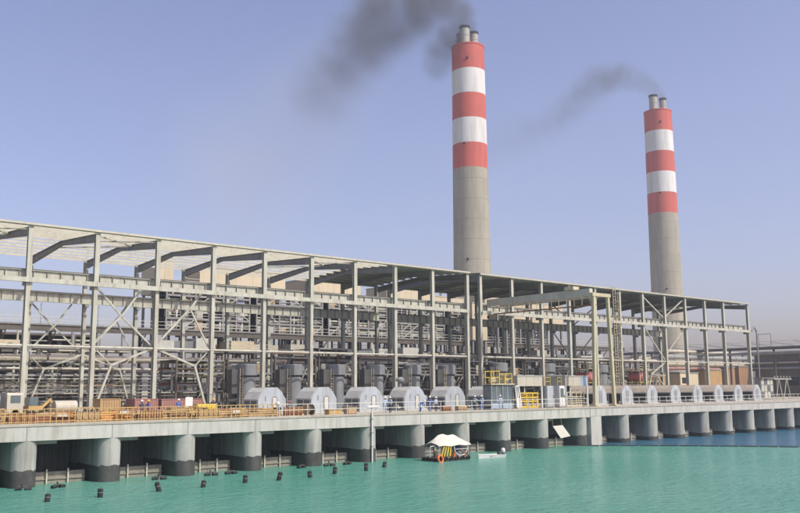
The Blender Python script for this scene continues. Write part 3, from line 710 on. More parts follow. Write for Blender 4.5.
for x in (44.45, 45.1): part('leg', MB().box(x-.04, x+.04, 13.86, 13.92, DECK, DECK+1.9), 'steel_grey', sg)
# yellow compressor
cp = thing('compressor', 'yellow wheeled compressor behind the ochre railing', 'compressor', (41.4, 3.2, DECK))
part('canopy', MB().prism([(-.65,0),(.65,0),(.65,.75),(.4,1.0),(-.4,1.0),(-.65,.75)], (40.3,3.9,DECK+.35), (42.3,3.9,DECK+.35)), 'yellow', cp)
part('grille', MB().box(40.6, 41.3, 3.22, 3.247, DECK+.5, DECK+1.0), 'black', cp)
for x in (40.8, 41.9): 
    w_ = part('wheel', MB().cyl((x, 3.1, DECK+.28), (x, 3.3, DECK+.28), .27, n=14), 'rubber', cp, True)
    part('rim', MB().cyl((x, 3.07, DECK+.28), (x, 3.098, DECK+.28), .14, n=10), 'white', w_)
part('tow_bar', MB().bar((42.3, 3.9, DECK+.4), (43.4, 3.9, DECK+.3), .08), 'yellow', cp)
# white lorry with mixing drum at the far left, and pale tank on a skid
lr = thing('mixer_lorry', 'white lorry cab and pale drum at the left picture edge', 'lorry', (24.5, 14.5, DECK))
part('cab', MB().prism([(-1.1,0),(1.1,0),(1.1,1.9),(.95,2.1),(-.95,2.1),(-1.1,1.9)], (26.2,14.8,DECK+.45), (27.6,14.8,DECK+.45)), 'cream_clad', lr)
part('windscreen', MB().box(27.61, 27.63, 13.95, 15.65, DECK+1.6, DECK+2.4), 'glass', lr)
part('side_window', MB().box(26.5, 27.4, 13.68, 13.698, DECK+1.6, DECK+2.3), 'glass', lr)
part('chassis', MB().box(21.0, 27.9, 14.1, 15.5, DECK+.5, DECK+.75), 'steel_dark', lr)
part('drum', MB().cyl((21.2,14.8,DECK+2.2),(22.4,14.8,DECK+2.0),.6,1.1,20).cyl((22.4,14.8,DECK+2.0),(24.4,14.8,DECK+1.9),1.1,1.1,20).cyl((24.4,14.8,DECK+1.9),(25.7,14.8,DECK+1.8),1.1,.7,20), 'hood_white', lr, True)
for x in (22.0, 23.2, 27.0):
    for yy in (13.7, 15.6): part('wheel', MB().cyl((x, yy, DECK+.5), (x, yy+.3, DECK+.5), .48, n=16), 'rubber', lr, True)
tk = thing('skid_tank', 'pale cream cylindrical tank on a skid between the left front columns', 'tank', (31.8, 14.5, DECK))
part('shell', MB().cyl((30.8, 14.5, DECK+1.15), (32.9, 14.5, DECK+1.15), .62, n=18), 'cream_clad', tk, True)
for x in (31.2, 32.5): part('saddle', MB().box(x-.1, x+.1, 13.95, 15.05, DECK+.02, DECK+.75), 'steel_grey', tk)
ex = thing('backhoe', 'orange-yellow backhoe arm and body beside the pale skid tank', 'backhoe', (29.4, 15, DECK))
part('body', MB().box(28.4, 29.7, 14.4, 16.0, DECK+.5, DECK+1.3), 'rail_ochre', ex)
part('cab', MB().box(28.5, 29.3, 14.5, 15.9, DECK+1.31, DECK+2.1), 'glass', ex)
part('boom', MB().bar((29.7, 15, DECK+1.0), (30.6, 15, DECK+1.9), .22).bar((30.6, 15, DECK+1.9), (31.0, 15, DECK+.9), .18), 'rail_ochre', ex)
for x in (28.7, 29.5): part('wheel', MB().cyl((x, 14.2, DECK+.45), (x, 14.5, DECK+.45), .44, n=14), 'rubber', ex, True)
# globe lamp, white plank, vertical pipe, hanging board
gl = thing('globe_lamp', 'white globe lamp on a short post before the leftmost white hood', 'lamp', (47.4, .6, DECK))
part('post', MB().cyl((47.4,.6,DECK), (47.4,.6,DECK+1.15), .04, n=8), 'rail_grey', gl)
part('globe', MB().lathe([(.08,-.2),(.18,-.12),(.22,0),(.18,.12),(.08,.2)], (47.4,.6,DECK+1.32), 14), 'white', gl, True)
sp = thing('standpipe', 'pale vertical pipe clamped to the pier face, running down into the water', 'pipe', (58.55, -.16, 0))
part('pipe', MB().cyl((58.55,-.16,-.6), (58.55,-.16,DECK+.6), .085, n=10), 'white', sp, True)
for z in (1.6, 3.0, 4.4): part('clamp', MB().box(58.42, 58.68, -.26, .0, z-.06, z+.06), 'steel_grey', sp)
wp = thing('white_board', 'white board fixed on the railing above the standpipe', 'board', (58.8, .05, DECK+.75))
part('panel', MB().box(58.1, 59.7, .03, .07, DECK+.72, DECK+.95), 'white', wp)
part('bracket', MB().box(58.8, 58.9, .075, .11, DECK+.6, DECK+.9), 'steel_grey', wp)
hb = thing('hanging_board', 'tilted cream board hanging below the deck before a pier', 'board', (88.8, -.35, 1.2))
part('sheet', MB().add([(87.3,-.45,2.72),(89.2,-.45,2.78),(90.3,-.75,1.42),(88.4,-.75,1.22),(87.3,-.41,2.74),(89.2,-.41,2.8),(90.3,-.71,1.44),(88.4,-.71,1.24)], [(0,1,2,3),(7,6,5,4),(0,4,5,1),(1,5,6,2),(2,6,7,3),(3,7,4,0)]), 'tarp', hb)
part('rope', MB().cyl((87.4,-.42,2.75), (87.5,-.04,4.9), .02, n=5).cyl((89.1,-.42,2.78), (89.0,-.04,4.9), .02, n=5), 'timber', hb)
ft = thing('sand_bin', 'small ochre bin behind the middle railing, left of the standpipe', 'bin', (54.5, 1.5, DECK))
part('body', MB().box(54.0, 55.6, 1.2, 2.0, DECK+.02, DECK+.55), 'rail_ochre', ft); part('lid', MB().box(53.95, 55.65, 1.15, 2.05, DECK+.56, DECK+.62), 'timber', ft)
bx = thing('sand_bin', 'tan box behind the middle railing, right of the ochre bin', 'bin', (57.0, 1.4, DECK))
part('body', MB().box(56.4, 57.5, 1.1, 1.9, DECK+.02, DECK+.75), 'timber', bx); part('lid', MB().box(56.35, 57.55, 1.05, 1.95, DECK+.76, DECK+.81), 'timber', bx)
for i, (x, m, lab) in enumerate(((70.6, 'rust', 'rusty toolbox at the feet of the worker in dark blue'), (73.0, 'timber', 'tan toolbox left of the pair of pale blue workers'))):
    t = thing('toolbox', lab, 'toolbox', (x, 1.2, DECK))
    part('body', MB().box(x-.7, x+.7, 1.0, 1.6, DECK+.01, DECK+.5), m, t); part('lid', MB().prism([(-.32,0),(.32,0),(.2,.12),(-.2,.12)], (x-.72,1.3,DECK+.51), (x+.72,1.3,DECK+.51)), m, t)

# ------------------------------------------------------------------ process plant behind the halls
def pipe_rack(label, x0, x1, y, levels, step, m_post, group=None):
    t = thing('pipe_rack', label, 'pipe rack', ((x0+x1)/2, y, DECK), group)
    n = int((x1-x0)/step); top = max(l[0] for l in levels) + .3
    pm = MB().box(-.14,.14,-.14,.14,0,top-DECK).mesh('post', m_post)
    for i in range(n+1):
        x = x0 + (x1-x0)*i/n
        inst('post', pm, t, (x, y+.6, DECK)); 
    for z, r, m, dy in levels:
        p = part('pipe', MB().cyl((x0-1, y-.2+dy, z), (x1+1, y-.2+dy, z), r, n=12), m, t, True)
        if r > .3:
            k = int((x1-x0)/5.5)
            for i in range(k): 
                x = x0 + (i+.5)*(x1-x0)/k
                part('flange', MB().cyl((x-.1, y-.2+dy, z), (x+.1, y-.2+dy, z), r*1.14, n=12), m, p, True)
    return t
pipe_rack('long pipe rack of closely set grey pipes seen low behind the left bays', 22, 62, 47, [(6.2,.09,'pipe_lag',0),(6.75,.1,'steel_dark',0),(7.2,.08,'steel_paint',0),(7.7,.12,'pipe_lag',0),(8.2,.08,'steel_paint',0),(8.7,.1,'steel_dark',0),(9.15,.09,'steel_paint',0),(9.6,.14,'pipe_lag',0),(10.5,.16,'steel_cream',0)], 4.6, 'steel_paint')
pipe_rack('pair of big cream lagged mains running behind the left bays', 24, 118, 54, [(12.1,.5,'pipe_cream',0),(10.4,.3,'pipe_lag',-.2),(13.6,.18,'pipe_lag',.3)], 9.2, 'steel_grey')
pipe_rack('grey and cream pipes behind the big pump motors', 62, 118, 48, [(7.2,.25,'pipe_lag',0),(8.6,.2,'steel_dark',0),(9.8,.3,'pipe_cream',0),(11.4,.16,'pipe_lag',0)], 6.6, 'steel_grey')
pipe_rack('shaded pipes at the back of the roofed hall', 118, 186, 50, [(7.4,.35,'pipe_lag',0),(9.2,.25,'pipe_lag',0),(11.4,.4,'pipe_cream',0),(13.6,.45,'pipe_cream',0)], 8.0, 'steel_dark')
# elevated walkway along the whole plant
ew = thing('elevated_walkway', 'long dark elevated walkway with railings and lamp poles behind the hall', 'walkway', (105, 60, DECK))
X0, X1 = 18.0, 188.0
for i in range(24):
    a = X0 + (X1-X0)*i/24; b = X0 + (X1-X0)*(i+1)/24
    part('floor_plate', MB().box(a+.02, b-.02, 59.2, 63.5, 17.2, 17.4), 'steel_grey', ew)
    part('edge_beam', MB().hbeam((a,59.3,16.75), (b,59.3,16.75), .3, .85, .05), 'steel_dark', ew)
    part('cross_beam', MB().box(a-.12, a+.12, 59.5, 63.4, 16.3, 17.18), 'steel_dark', ew)
    part('column', MB().box(a-.18, a+.18, 61.5, 61.9, DECK, 16.3), 'steel_dark', ew)
    part('knee', MB().bar((a, 61.4, 14.6), (a, 59.5, 16.3), .14), 'steel_dark', ew)
for z in (17.9, 18.45): part('rail', MB().box(X0, X1, 59.22, 59.28, z-.03, z+.03), 'rail_grey', ew)
pm = MB().box(-.03,.03,-.03,.03,17.4,18.45).mesh('rail_post', 'rail_grey')
for i in range(100): inst('rail_post', pm, ew, (X0 + 1.7*i, 59.25, 0))
pm = MB().cyl((0,0,17.4),(0,0,20.3),.06,.04,8).box(-.05,.05,-.5,.05,20.25,20.33).mesh('lamp_pole','steel_grey')
for i in range(22): inst('lamp_pole', pm, ew, (X0 + 3 + 7.7*i + (i % 3)*.9, 59.6, 0))
# evaporator shells below the walkway: row of clad boxes with ribs
ev = random.Random(77); x0 = 21.0
for i in range(14):
    w = ev.uniform(6.5, 12.5); z1 = ev.uniform(14.5, 15.9); z0_ = ev.uniform(13.2, 14.0); cm = ev.choice(['cream_clad','cream_box','cream_clad','cream_clad','hood_roof'])
    t = thing('evaporator', '%s low evaporator box from the left under the elevated walkway' % ORD[i], 'evaporator', (x0+w/2, 59, DECK), 'evaporator boxes under the walkway')
    # shell in welded sections of uneven height
    k = ev.randint(2, 4); xa = x0
    for q in range(k):
        xb = x0 + w*(q+1)/k if q == k-1 else xa + w/k*ev.uniform(.75, 1.2)
        part('shell', MB().box(xa+.02, xb-.02, 57.2 + ev.choice([0, .25, .6]), 61.2, z0_, z1 - ev.choice([0, 0, .5, .9])), cm if ev.random() < .7 else ev.choice(['cream_clad','motor_grey','cream_box']), t)
        if ev.random() < .6: part('manway', MB().cyl(((xa+xb)/2, 57.0, (z0_+z1)/2-.2), ((xa+xb)/2, 57.19, (z0_+z1)/2-.2), .42, n=12), 'steel_grey', t, True)
        xa = xb
    for q in range(3):
        x = x0 + w*(q+.5)/3
        part('leg', MB().box(x-.2, x+.2, 57.6, 58.0, DECK, z0_), 'steel_dark', t)
        if ev.random() < .7: part('nozzle', MB().cyl((x+.5, 58.6, z1-1.0), (x+.5, 58.6, 16.2), ev.uniform(.15,.4), n=10), ev.choice(['pipe_lag','pipe_cream','steel_dark']), t, True)
    if ev.random() < .65: part('lower_drum', MB().cyl((x0+.3, 59.4, 10.6), (x0+w-.3, 59.4, 10.6), ev.uniform(.8,1.2), n=18), ev.choice(['pipe_lag','motor_grey','cream_clad']), t, True)
    n_ = int(w/1.1)
    for q in range(n_):
        xx = x0 + w*q/n_
        part('shade_panel', MB().box(xx+.03, xx+w/n_-.03, 58.2, 58.28, DECK+.1, ev.uniform(8.6, 10.2)), ev.choice(['motor_dark','louvre','steel_dark','motor_dark','steel_grey']), t)  # dark panels added to stand in for shaded gaps below the shells
    part('manifold', MB().cyl((x0+.5, 57.0, 7.4), (x0+w-.5, 57.0, 7.4), ev.uniform(.2,.45), n=12), 'pipe_lag', t, True)
    x0 += w + ev.uniform(.6, 3.2)
# process steel towers above the walkway
def tower(label, x0, x1, y0, y1, z0, z1, seed, nx=4, nz=3, fill=1.0, m='steel_grey'):
    t = thing('process_tower', label, 'process tower', ((x0+x1)/2, (y0+y1)/2, DECK), 'process steelwork behind the hall')
    rr = random.Random(seed)
    xs = [x0+(x1-x0)*i/nx for i in range(nx+1)]; zs = [z0+(z1-z0)*i/nz for i in range(nz+1)]
    for x in xs:
        for y in (y0, y1): part('column', MB().box(x-.14, x+.14, y-.14, y+.14, DECK, z1), m, t)
    for z in zs:
        for y in (y0, y1): part('beam', MB().box(x0-.14, x1+.14, y-.12, y+.12, z-.18, z+.18), m, t)
        part('floor', MB().box(x0, x1, y0+.15, y1-.15, z-.05, z+.05), 'steel_dark', t)
        part('rail', MB().box(x0, x1, y0-.18, y0-.13, z+1.0, z+1.06).box(x0, x1, y0-.18, y0-.13, z+.55, z+.6), 'rail_grey', t)
    for i in range(nx):
        for k in range(nz):
            a, b = xs[i], xs[i+1]; c, d = zs[k], zs[k+1]; q = rr.random()
            if q < .22: part('brace', MB().bar((a,y0-.1,c), (b,y0-.1,d), .13), 'steel_paint', t)
            elif q < .42: part('brace', MB().bar((b,y0-.1,c), (a,y0-.1,d), .13), 'steel_paint', t)
            if rr.random() < .75*fill:
                r = rr.uniform(.3, .75); xx = rr.uniform(a+r, b-r); yy = rr.uniform(y0+.9, y0+1.6)
                part('vessel', MB().lathe([(r*.5,c+.1),(r,c+.35),(r,d-.7),(r*.5,d-.4)], (xx,yy,0), 14), rr.choice(['pipe_lag','cream_clad','motor_grey','pipe_cream','pipe_lag']), t, True)
            for _ in range(rr.randint(2, 4)):
                zz = rr.uniform(c+.4, d-.3); part('pipe', MB().cyl((a, y0+.3, zz), (b, y0+.3, zz), rr.uniform(.07,.18), n=8), rr.choice(['pipe_lag','pipe_cream','steel_dark','steel_paint']), t, True)
            for _ in range(rr.randint(0, 3)):
                xx = rr.uniform(a+.2, b-.2); part('riser', MB().cyl((xx,y0+.25,c), (xx,y0+.25,d), rr.uniform(.08,.2), n=8), rr.choice(['pipe_lag','white','steel_dark']), t, True)
            if rr.random() < .3*fill: part('cabinet', MB().box(a+.4, a+1.6, y0+.2, y0+1.0, c+.06, c+1.7), rr.choice(['cream_clad','hood_white','tan_box','blue_panel']), t)
    # dark backing sheet inside the frame
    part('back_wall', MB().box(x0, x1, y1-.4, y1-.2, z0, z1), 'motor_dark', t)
    return t
tw = [(66, 82, 25.4), (83.5, 98, 24.6), (99.5, 114, 24.8), (115.5, 130, 24.0), (131.5, 147, 25.4), (148.5, 163, 23.0)]
tn = ['left end, at the edge of the open sky', 'second from the left, below a long cream box', 'third from the left', 'fourth from the left, left of the hall joint', 'fifth from the left, behind the hall joint', 'rightmost, behind the portal crane beam']
for i, (a, b, z) in enumerate(tw):
    tower('grey steel tower of pipes and vessels, ' + tn[i], a, b, 64, 69.5, 17.6, z, 100+i, 6, 4)
tl = [(24, 40), (41.5, 58), (100, 116), (118, 136), (138, 156), (158, 184)]
tt = ['left end', 'second from left', 'behind the middle pump motors', 'behind the hall joint', 'behind the portal crane', 'right end']
for i, (a, b) in enumerate(tl):
    tower('low dark process frame below the walkway, ' + tt[i], a, b, 72, 76, DECK+.3, 16.6 if i < 2 else 15.5, 300+i, 4, 3, .8, 'steel_dark')  # frames added as dark backing; their dark colour stands for shaded equipment
# big cream boxes high behind the open roof
def plant_box(label, x0, x1, y0, y1, z0, z1, vents=2):
    t = thing('plant_block', label, 'plant block', ((x0+x1)/2, (y0+y1)/2, DECK), 'cream plant blocks above the walkway')
    n = max(2, int((x1-x0)/3.2))
    for k in range(n):
        a = x0+(x1-x0)*k/n; b = x0+(x1-x0)*(k+1)/n
        part('cladding_panel', MB().box(a+.015, b-.015, y0, y0+.1, z0, z1), 'cream_box', t)
    part('body', MB().box(x0, x1, y0+.11, y1, z0, z1-.02), 'cream_box', t)
    part('parapet', MB().box(x0-.1, x1+.1, y0-.1, y1+.1, z1, z1+.18), 'steel_cream', t)
    for k in range(vents):
        x = x0 + (x1-x0)*(k+.7)/(vents+.4)
        part('roof_vent', MB().cyl((x, y0+2, z1+.18), (x, y0+2, z1+1.3), .35, n=10).cyl((x, y0+2, z1+1.3), (x, y0+2, z1+1.6), .6, .2, n=10), 'pipe_lag', t, True)
    for x in (x0+.4, x1-.4):
        for y in (y0+.4, y1-.4): part('leg', MB().box(x-.2, x+.2, y-.2, y+.2, DECK, z0), 'steel_grey', t)
plant_box('leftmost cream plant block, small, peeping beyond the roof frame', 69.5, 73.0, 76, 82, 25.0, 31.0, 0)
plant_box('long cream plant block seen through the open roof, left', 75.2, 93.5, 70, 77, 25.6, 29.6, 0)
plant_box('cream plant block in the middle of the open roof', 98.0, 112.0, 70, 77, 25.0, 29.0, 0)
plant_box('cream plant block left of the nearer chimney base', 119.0, 133.0, 70, 77, 24.6, 29.0, 0)
plant_box('low whitish plant block right below the nearer chimney', 135.0, 146.0, 74, 80, 24.0, 28.4, 1)
plant_box('tall narrow cream block standing low behind the hall joint', 131.5, 136.0, 57, 59, 17.5, 25.2, 0)
plant_box('cream block behind the portal crane beam, left', 143.0, 151.0, 58, 63, 22.6, 26.2, 1)
plant_box('cream block behind the portal crane beam, right', 154.0, 165.0, 60, 65, 22.0, 26.6, 1)
plant_box('small cream penthouse at the left end of the portal crane beam', 136.5, 141.0, 58, 63, 25.0, 28.4, 1)
plant_box('tall cream penthouse above the portal crane beam', 152.0, 156.5, 62, 66, 26.7, 29.6, 2)
# crates and slabs below the right end of the hall
for i, (x0, x1, y, h, m, lab) in enumerate(((165.5, 173, 40, 5.0, 'tan_box', 'tan stacked block left of the far chimney base'), (176, 183, 44, 5.6, 'tan_box', 'yellowish tan block in the middle of the right bays'), (188, 196, 44, 5.8, 'cream_box', 'golden block with a dark opening in the right bays'), (199, 207, 44, 6.6, 'tan_box', 'orange tan block near the far end of the hall'), (209, 213.5, 44, 7.3, 'brown_box', 'tall brown slab left of the last hall column'), (215.5, 220.5, 44, 7.6, 'brown_box', 'tall brown slab behind the last hall column'))):
    t = thing('storage_block', lab, 'storage block', ((x0+x1)/2, y+2, DECK), 'tan blocks behind the right bays')
    n = 3
    for k in range(n):
        a = x0+(x1-x0)*k/n; b = x0+(x1-x0)*(k+1)/n
        part('panel', MB().box(a+.02, b-.02, y, y+.12, DECK+.1, DECK+h), m, t)
    part('body', MB().box(x0+.02, x1-.02, y+.13, y+4, DECK+.05, DECK+h-.05), m, t)
    part('top_beam', MB().box(x0-.15, x1+.15, y-.1, y+4.1, DECK+h+.01, DECK+h+.3), 'steel_grey', t)
    if i == 2: part('opening', MB().box(x0+.8, x0+2.8, y-.03, y-.003, DECK+3.4, DECK+4.8), 'black', t)
pipe_rack('thick brown and pale pipes above the tan blocks at right', 186, 232, 46, [(13.0,.7,'pipe_cream',0),(14.6,.55,'pipe_lag',.3),(11.8,.35,'red_box',-.3),(16.0,.4,'pipe_cream',.6)], 9, 'steel_dark')
# walkway bridge running inland at the right, dark workshop below it
bw = thing('walkway_bridge', 'dark railed walkway bridge running inland at the right picture edge', 'bridge', (201, 30, DECK))
for k in range(14):
    y0 = -6 + k*5.5
    part('floor_plate', MB().box(199.6, 202.0, y0, y0+5.46, 16.35, 16.6), 'steel_grey', bw)
    part('truss_diagonal', MB().bar((199.6, y0, 16.6), (199.6, y0+5.5, 17.7), .08), 'steel_grey', bw)
    part('rail_post', MB().box(199.55, 199.63, y0-.04, y0+.04, 16.6, 17.8), 'rail_grey', bw)
    part('rail_post', MB().box(199.55, 199.63, y0+2.7, y0+2.78, 16.6, 17.8), 'rail_grey', bw)
    if k % 2 == 0: part('column', MB().box(200.6, 201.0, y0-.2, y0+.2, DECK, 16.35), 'steel_dark', bw)
part('edge_beam', MB().box(199.5, 199.72, -6, 71, 15.9, 16.34), 'steel_dark', bw)
for z in (17.2, 17.8): part('rail', MB().box(199.56, 199.62, -6, 71, z-.03, z+.03), 'rail_grey', bw)
part('pipe', MB().cyl((199.2,-6,15.1), (199.2,71,15.1), .35, n=12), 'pipe_lag', bw, True)
part('lamp_pole', MB().cyl((199.8,27,16.6),(199.8,27,19.6),.07,n=8).cyl((199.8,30,16.6),(199.8,30,19.6),.07,n=8).box(199.76,199.84,27,30,19.5,19.62), 'steel_grey', bw)
ws = thing('workshop', 'dark brown windowless workshop beside the right picture edge', 'workshop', (234, 26, DECK))
for k in range(6):
    y0 = 7 + k*6
    part('wall_panel', MB().box(222.0, 222.15, y0+.02, y0+5.98, DECK, 15.4), 'wall_brown', ws)
part('body', MB().box(222.16, 246, 7, 43, DECK, 15.3), 'wall_brown', ws)
part('roof', MB().box(221.7, 246.3, 6.6, 43.4, 15.42, 15.95), 'steel_dark', ws)
part('window', MB().box(221.95, 221.995, 31.5, 34.5, 7.6, 9.6), 'black', ws)
for z, q, m in ((12.0, .3, 'pipe_lag'), (13.4, .22, 'pipe_cream'), (9.0, .12, 'steel_dark')): part('wall_pipe', MB().cyl((221.6, 7, z), (221.6, 43, z), q, n=10), m, ws, True)
for k in range(7): part('wall_post', MB().box(221.3, 221.5, 7+k*5.9, 7.2+k*5.9, DECK, 15.4), 'steel_dark', ws)

# cable rack and A frame on the far deck
sr = thing('switch_rack', 'grey switchgear rack of square cells on the far deck', 'rack', (170.8, 14, DECK))
part('body', MB().box(168.4, 173.4, 14.0, 15.2, DECK+.15, 9.0), 'steel_grey', sr)
for i in range(4):
    for k in range(3):
        x = 168.6 + i*1.2; z = DECK+.35 + k*1.3
        part('cell_door', MB().box(x, x+1.0, 13.94, 13.99, z, z+1.1), 'steel_paint' if (i+k) % 3 else 'louvre', sr)
part('canopy', MB().box(168.1, 173.7, 13.5, 15.5, 9.02, 9.15), 'steel_grey', sr)
af = thing('cable_gantry', 'grey A-shaped cable gantry beside the switchgear rack', 'gantry', (178, 14, DECK))
for xa, xb in ((175.2, 176.6), (178.0, 176.8), (178.4, 180.0), (181.4, 180.2)): part('leg', MB().bar((xa,14.4,DECK), (xb,14.4,8.8), .14), 'steel_paint', af)
part('top_beam', MB().box(174.6, 182.0, 14.25, 14.55, 8.81, 9.0), 'steel_paint', af)
for k in range(6): part('insulator', MB().lathe([(.1,9.0),(.22,9.1),(.1,9.2),(.22,9.3),(.1,9.4),(.08,9.6)], (175+k*1.3,14.4,0), 8), 'pipe_lag', af)
# dark machine skids between the hoods and the motors so the deck reads busy
rr = random.Random(5)
for i in range(14):
    x = 50.5 + i*3.5 + rr.uniform(-.5,.5); y = 19.0 + rr.uniform(-.6,.6)
    lab = '%s small valve skid with handwheel between the hoods and the front columns, from the left' % ORD[i]
    t = thing('valve_skid', lab, 'valve', (x, y, DECK), 'valve skids along the front columns')
    h = rr.uniform(1.2, 2.4)
    part('body', MB().box(x-.4, x+.4, y-.35, y+.35, DECK, DECK+h*.55), rr.choice(['motor_grey','motor_dark','steel_grey']), t)
    part('stem', MB().cyl((x,y,DECK+h*.55), (x,y,DECK+h), .07, n=8), 'pipe_lag', t)
    part('handwheel', MB().torus((x,y,DECK+h), .34, .04, (0,0,1), 14, 6), rr.choice(['yellow','red_tank','motor_dark']), t, True)
    part('pipe', MB().cyl((x,y,DECK+.35), (x,y+3,DECK+.35), .2, n=10), 'pipe_lag', t, True)

def pipework(label, x0, x1, y0, y1, zt, seed):
    t = thing('pipework_module', label, 'pipework', ((x0+x1)/2, (y0+y1)/2, DECK), 'pipework modules inside the halls')
    q = random.Random(seed); PM = ['pipe_lag','pipe_lag','steel_dark','pipe_cream','steel_grey','rust','motor_grey','steel_paint']
    for x in (x0, x1):
        for y in (y0, y1): part('post', MB().box(x-.12, x+.12, y-.12, y+.12, DECK, zt), 'steel_dark', t)
    for z in (DECK+2.6, DECK+4.9, zt):
        if z > zt: continue
        part('deck_grating', MB().box(x0, x1, y0+.13, y1-.13, z-.06, z+.02), 'steel_dark', t)
        part('edge_beam', MB().box(x0+.13, x1-.13, y0-.1, y0+.1, z-.16, z+.06), 'steel_grey', t)
        part('handrail', MB().box(x0, x1, y0-.04, y0, z+1.0, z+1.05).box(x0, x1, y0-.04, y0, z+.5, z+.54), q.choice(['yellow_pale','rail_grey','steel_grey']), t)
    for _ in range(9):
        z = q.uniform(DECK+.4, zt+.6); y = q.uniform(y0+.2, y1-.3); part('pipe', MB().cyl((x0-.3, y, z), (x1+.3, y, z), q.uniform(.05,.22), n=8), q.choice(PM), t, True)
    for _ in range(10):
        x = q.uniform(x0+.3, x1-.3); y = q.uniform(y0+.2, y1-.3); za = q.uniform(DECK, zt-2.5); part('riser', MB().cyl((x, y, za), (x, y, za+q.uniform(1.5, 4.5)), q.uniform(.05,.18), n=8), q.choice(PM), t, True)
    for _ in range(3):
        r_ = q.uniform(.35, .8); x = q.uniform(x0+r_, x1-r_); y = q.uniform(y0+r_, y1-r_*.5); za = q.choice([DECK+.05, DECK+2.65, DECK+2.65]); h = q.uniform(1.2, 2.1)
        part('vessel', MB().lathe([(r_*.5,za),(r_,za+.2),(r_,za+h-.25),(r_*.4,za+h)], (x,y,0), 14), q.choice(['motor_grey','pipe_lag','cream_clad','motor_dark']), t, True)
    for _ in range(3):
        x = q.uniform(x0+.2, x1-1.4); za = q.choice([DECK+.02, DECK+2.63, DECK+4.93]); part('cabinet', MB().box(x, x+q.uniform(.6,1.2), y0+.3, y0+1.0, za, za+q.uniform(.9,1.7)), q.choice(['steel_grey','cream_clad','motor_dark','tan_box','wall_brown','motor_grey']), t)
    for _ in range(2):
        x = q.uniform(x0, x1-2.0); part('brace', MB().bar((x, y0-.05, DECK+q.uniform(.2,2.5)), (x+q.uniform(1.2,2.4), y0-.05, DECK+q.uniform(4,6)), .1), 'steel_paint', t)
for i in range(12):
    pipework('%s dense brown-grey pipework module from the left, behind the pump motors' % ORD[i], 52.0 + i*7.4, 58.8 + i*7.4, 31.5, 38.5, [11.4, 12.6, 12.0, 13.4, 12.2][i % 5], 900+i)
for i in range(5):
    pipework('%s low dark pipework module from the left, behind the left bays' % ORD[i], 20.0 + i*6.6, 26.0 + i*6.6, 50.0, 53.0, [11.6, 10.8, 11.2][i % 3], 950+i)
for i in range(3):
    pipework('%s shaded pipework module left of the tan blocks' % ORD[i], 141.5 + i*7.6, 148.3 + i*7.6, 33, 39, [11.8, 12.8, 10.6][i], 980+i)

# ------------------------------------------------------------------ floats, boom, raft, boat
def float_post(label, x, y, h, tilt, group):
    t = thing('float_marker', label, 'float', (x, y, 0), group)
    t.rotation_euler = (tilt[0], tilt[1], 0)
    h *= .85; lpart('drum', MB().lathe([(.16,-.5),(.19,-.4),(.19,h-.05),(.14,h)], (0,0,0), 12), 'rubber', t, True)
    lpart('hoop', MB().lathe([(.191,h*.55-.04),(.205,h*.55),(.191,h*.55+.04)], (0,0,0), 12), 'steel_dark', t, True)
    lpart('lug', MB().torus((0,0,h+.05), .08, .02, (0,1,0), 10, 5), 'steel_dark', t)
FB = [(22.07,-9.9),(25.76,-9.97),(30.51,-9.44),(34.24,-9.31),(38.35,-8.72),(41.41,-8.98),(44.75,-8.77),(48.14,-7.72),(51.96,-7.45),(55.47,-5.81)]
for i, (x, y) in enumerate(FB):
    float_post('%s upright black float from the left in the outer row on the water' % ORD[i], x, y, .62+.1*((i*7) % 3), (rr.uniform(-.15,.15), rr.uniform(-.25,.25)), 'black floats in the outer row')
FA = [(23.23,-1.2),(25.81,-1.5),(34.48,-1.1),(39.42,-1.1),(41.42,-1.1),(49.44,-.6),(52.6,-.8),(54.89,-.7)]
for i, (x, y) in enumerate(FA):
    t = thing('float_pair', '%s low pair of black drums from the left, floating at the pier feet' % ORD[i], 'float', (x, y, 0), 'black drums at the pier feet')
    t.rotation_euler = (0, 0, rr.uniform(-.4,.4)); t.scale = (.78, .78, .78)
    lpart('drum', MB().cyl((-.75,0,.12), (-.1,.05,.2), .19, n=12), 'rubber', t, True)
    lpart('drum', MB().cyl((.15,-.05,.14), (.8,.05,.1), .19, n=12), 'rubber', t, True)
    lpart('link', MB().bar((-.5,0,.36), (.5,0,.33), .1), 'steel_dark', t)
    lpart('post', MB().cyl((-.05,0,.2), (-.12,0,.62), .07, n=8), 'rubber', t)
bm_ = thing('floating_boom', 'dark floating boom line dividing green from blue water', 'boom', (104, -12, 0))
BP = [(91.8,1.6),(95.2,-1.6),(98.6,-5.3),(101.7,-9.1),(104.5,-13.1),(107.0,-17.0),(109.3,-21.0),(112.5,-27),(116,-34),(120,-42)]
for (xa,ya), (xb,yb) in zip(BP, BP[1:]):
    n = max(2, int(math.hypot(xb-xa, yb-ya)/2.4))
    for k in range(n):
        a, b = k/n, (k+.93)/n
        part('float_segment', MB().cyl((xa+(xb-xa)*a, ya+(yb-ya)*a, .02), (xa+(xb-xa)*b, ya+(yb-ya)*b, .02), .11, n=8), 'rubber', bm_, True)

rf = thing('work_raft', 'work raft under a white peaked tarpaulin moored before the piers', 'raft', (65.8, -3.6, 0)); rf.scale = (.76, .8, .96)
for k in range(5):
    y = -5.0 + k*.65
    part('barrel', MB().cyl((62.6, y, .05), (68.8, y, .05), .28, n=10), 'rubber', rf, True)
for k in range(12): part('deck_plank', MB().box(62.5+k*.53, 62.98+k*.53, -5.2, -2.2, .34, .40), 'timber' if k % 3 else 'rust', rf)
for x in (63.3, 66.1, 68.8):
    for y in (-5.0, -2.4): part('pole', MB().cyl((x,y,.4), (x,y,1.75), .04, n=6), 'white', rf)
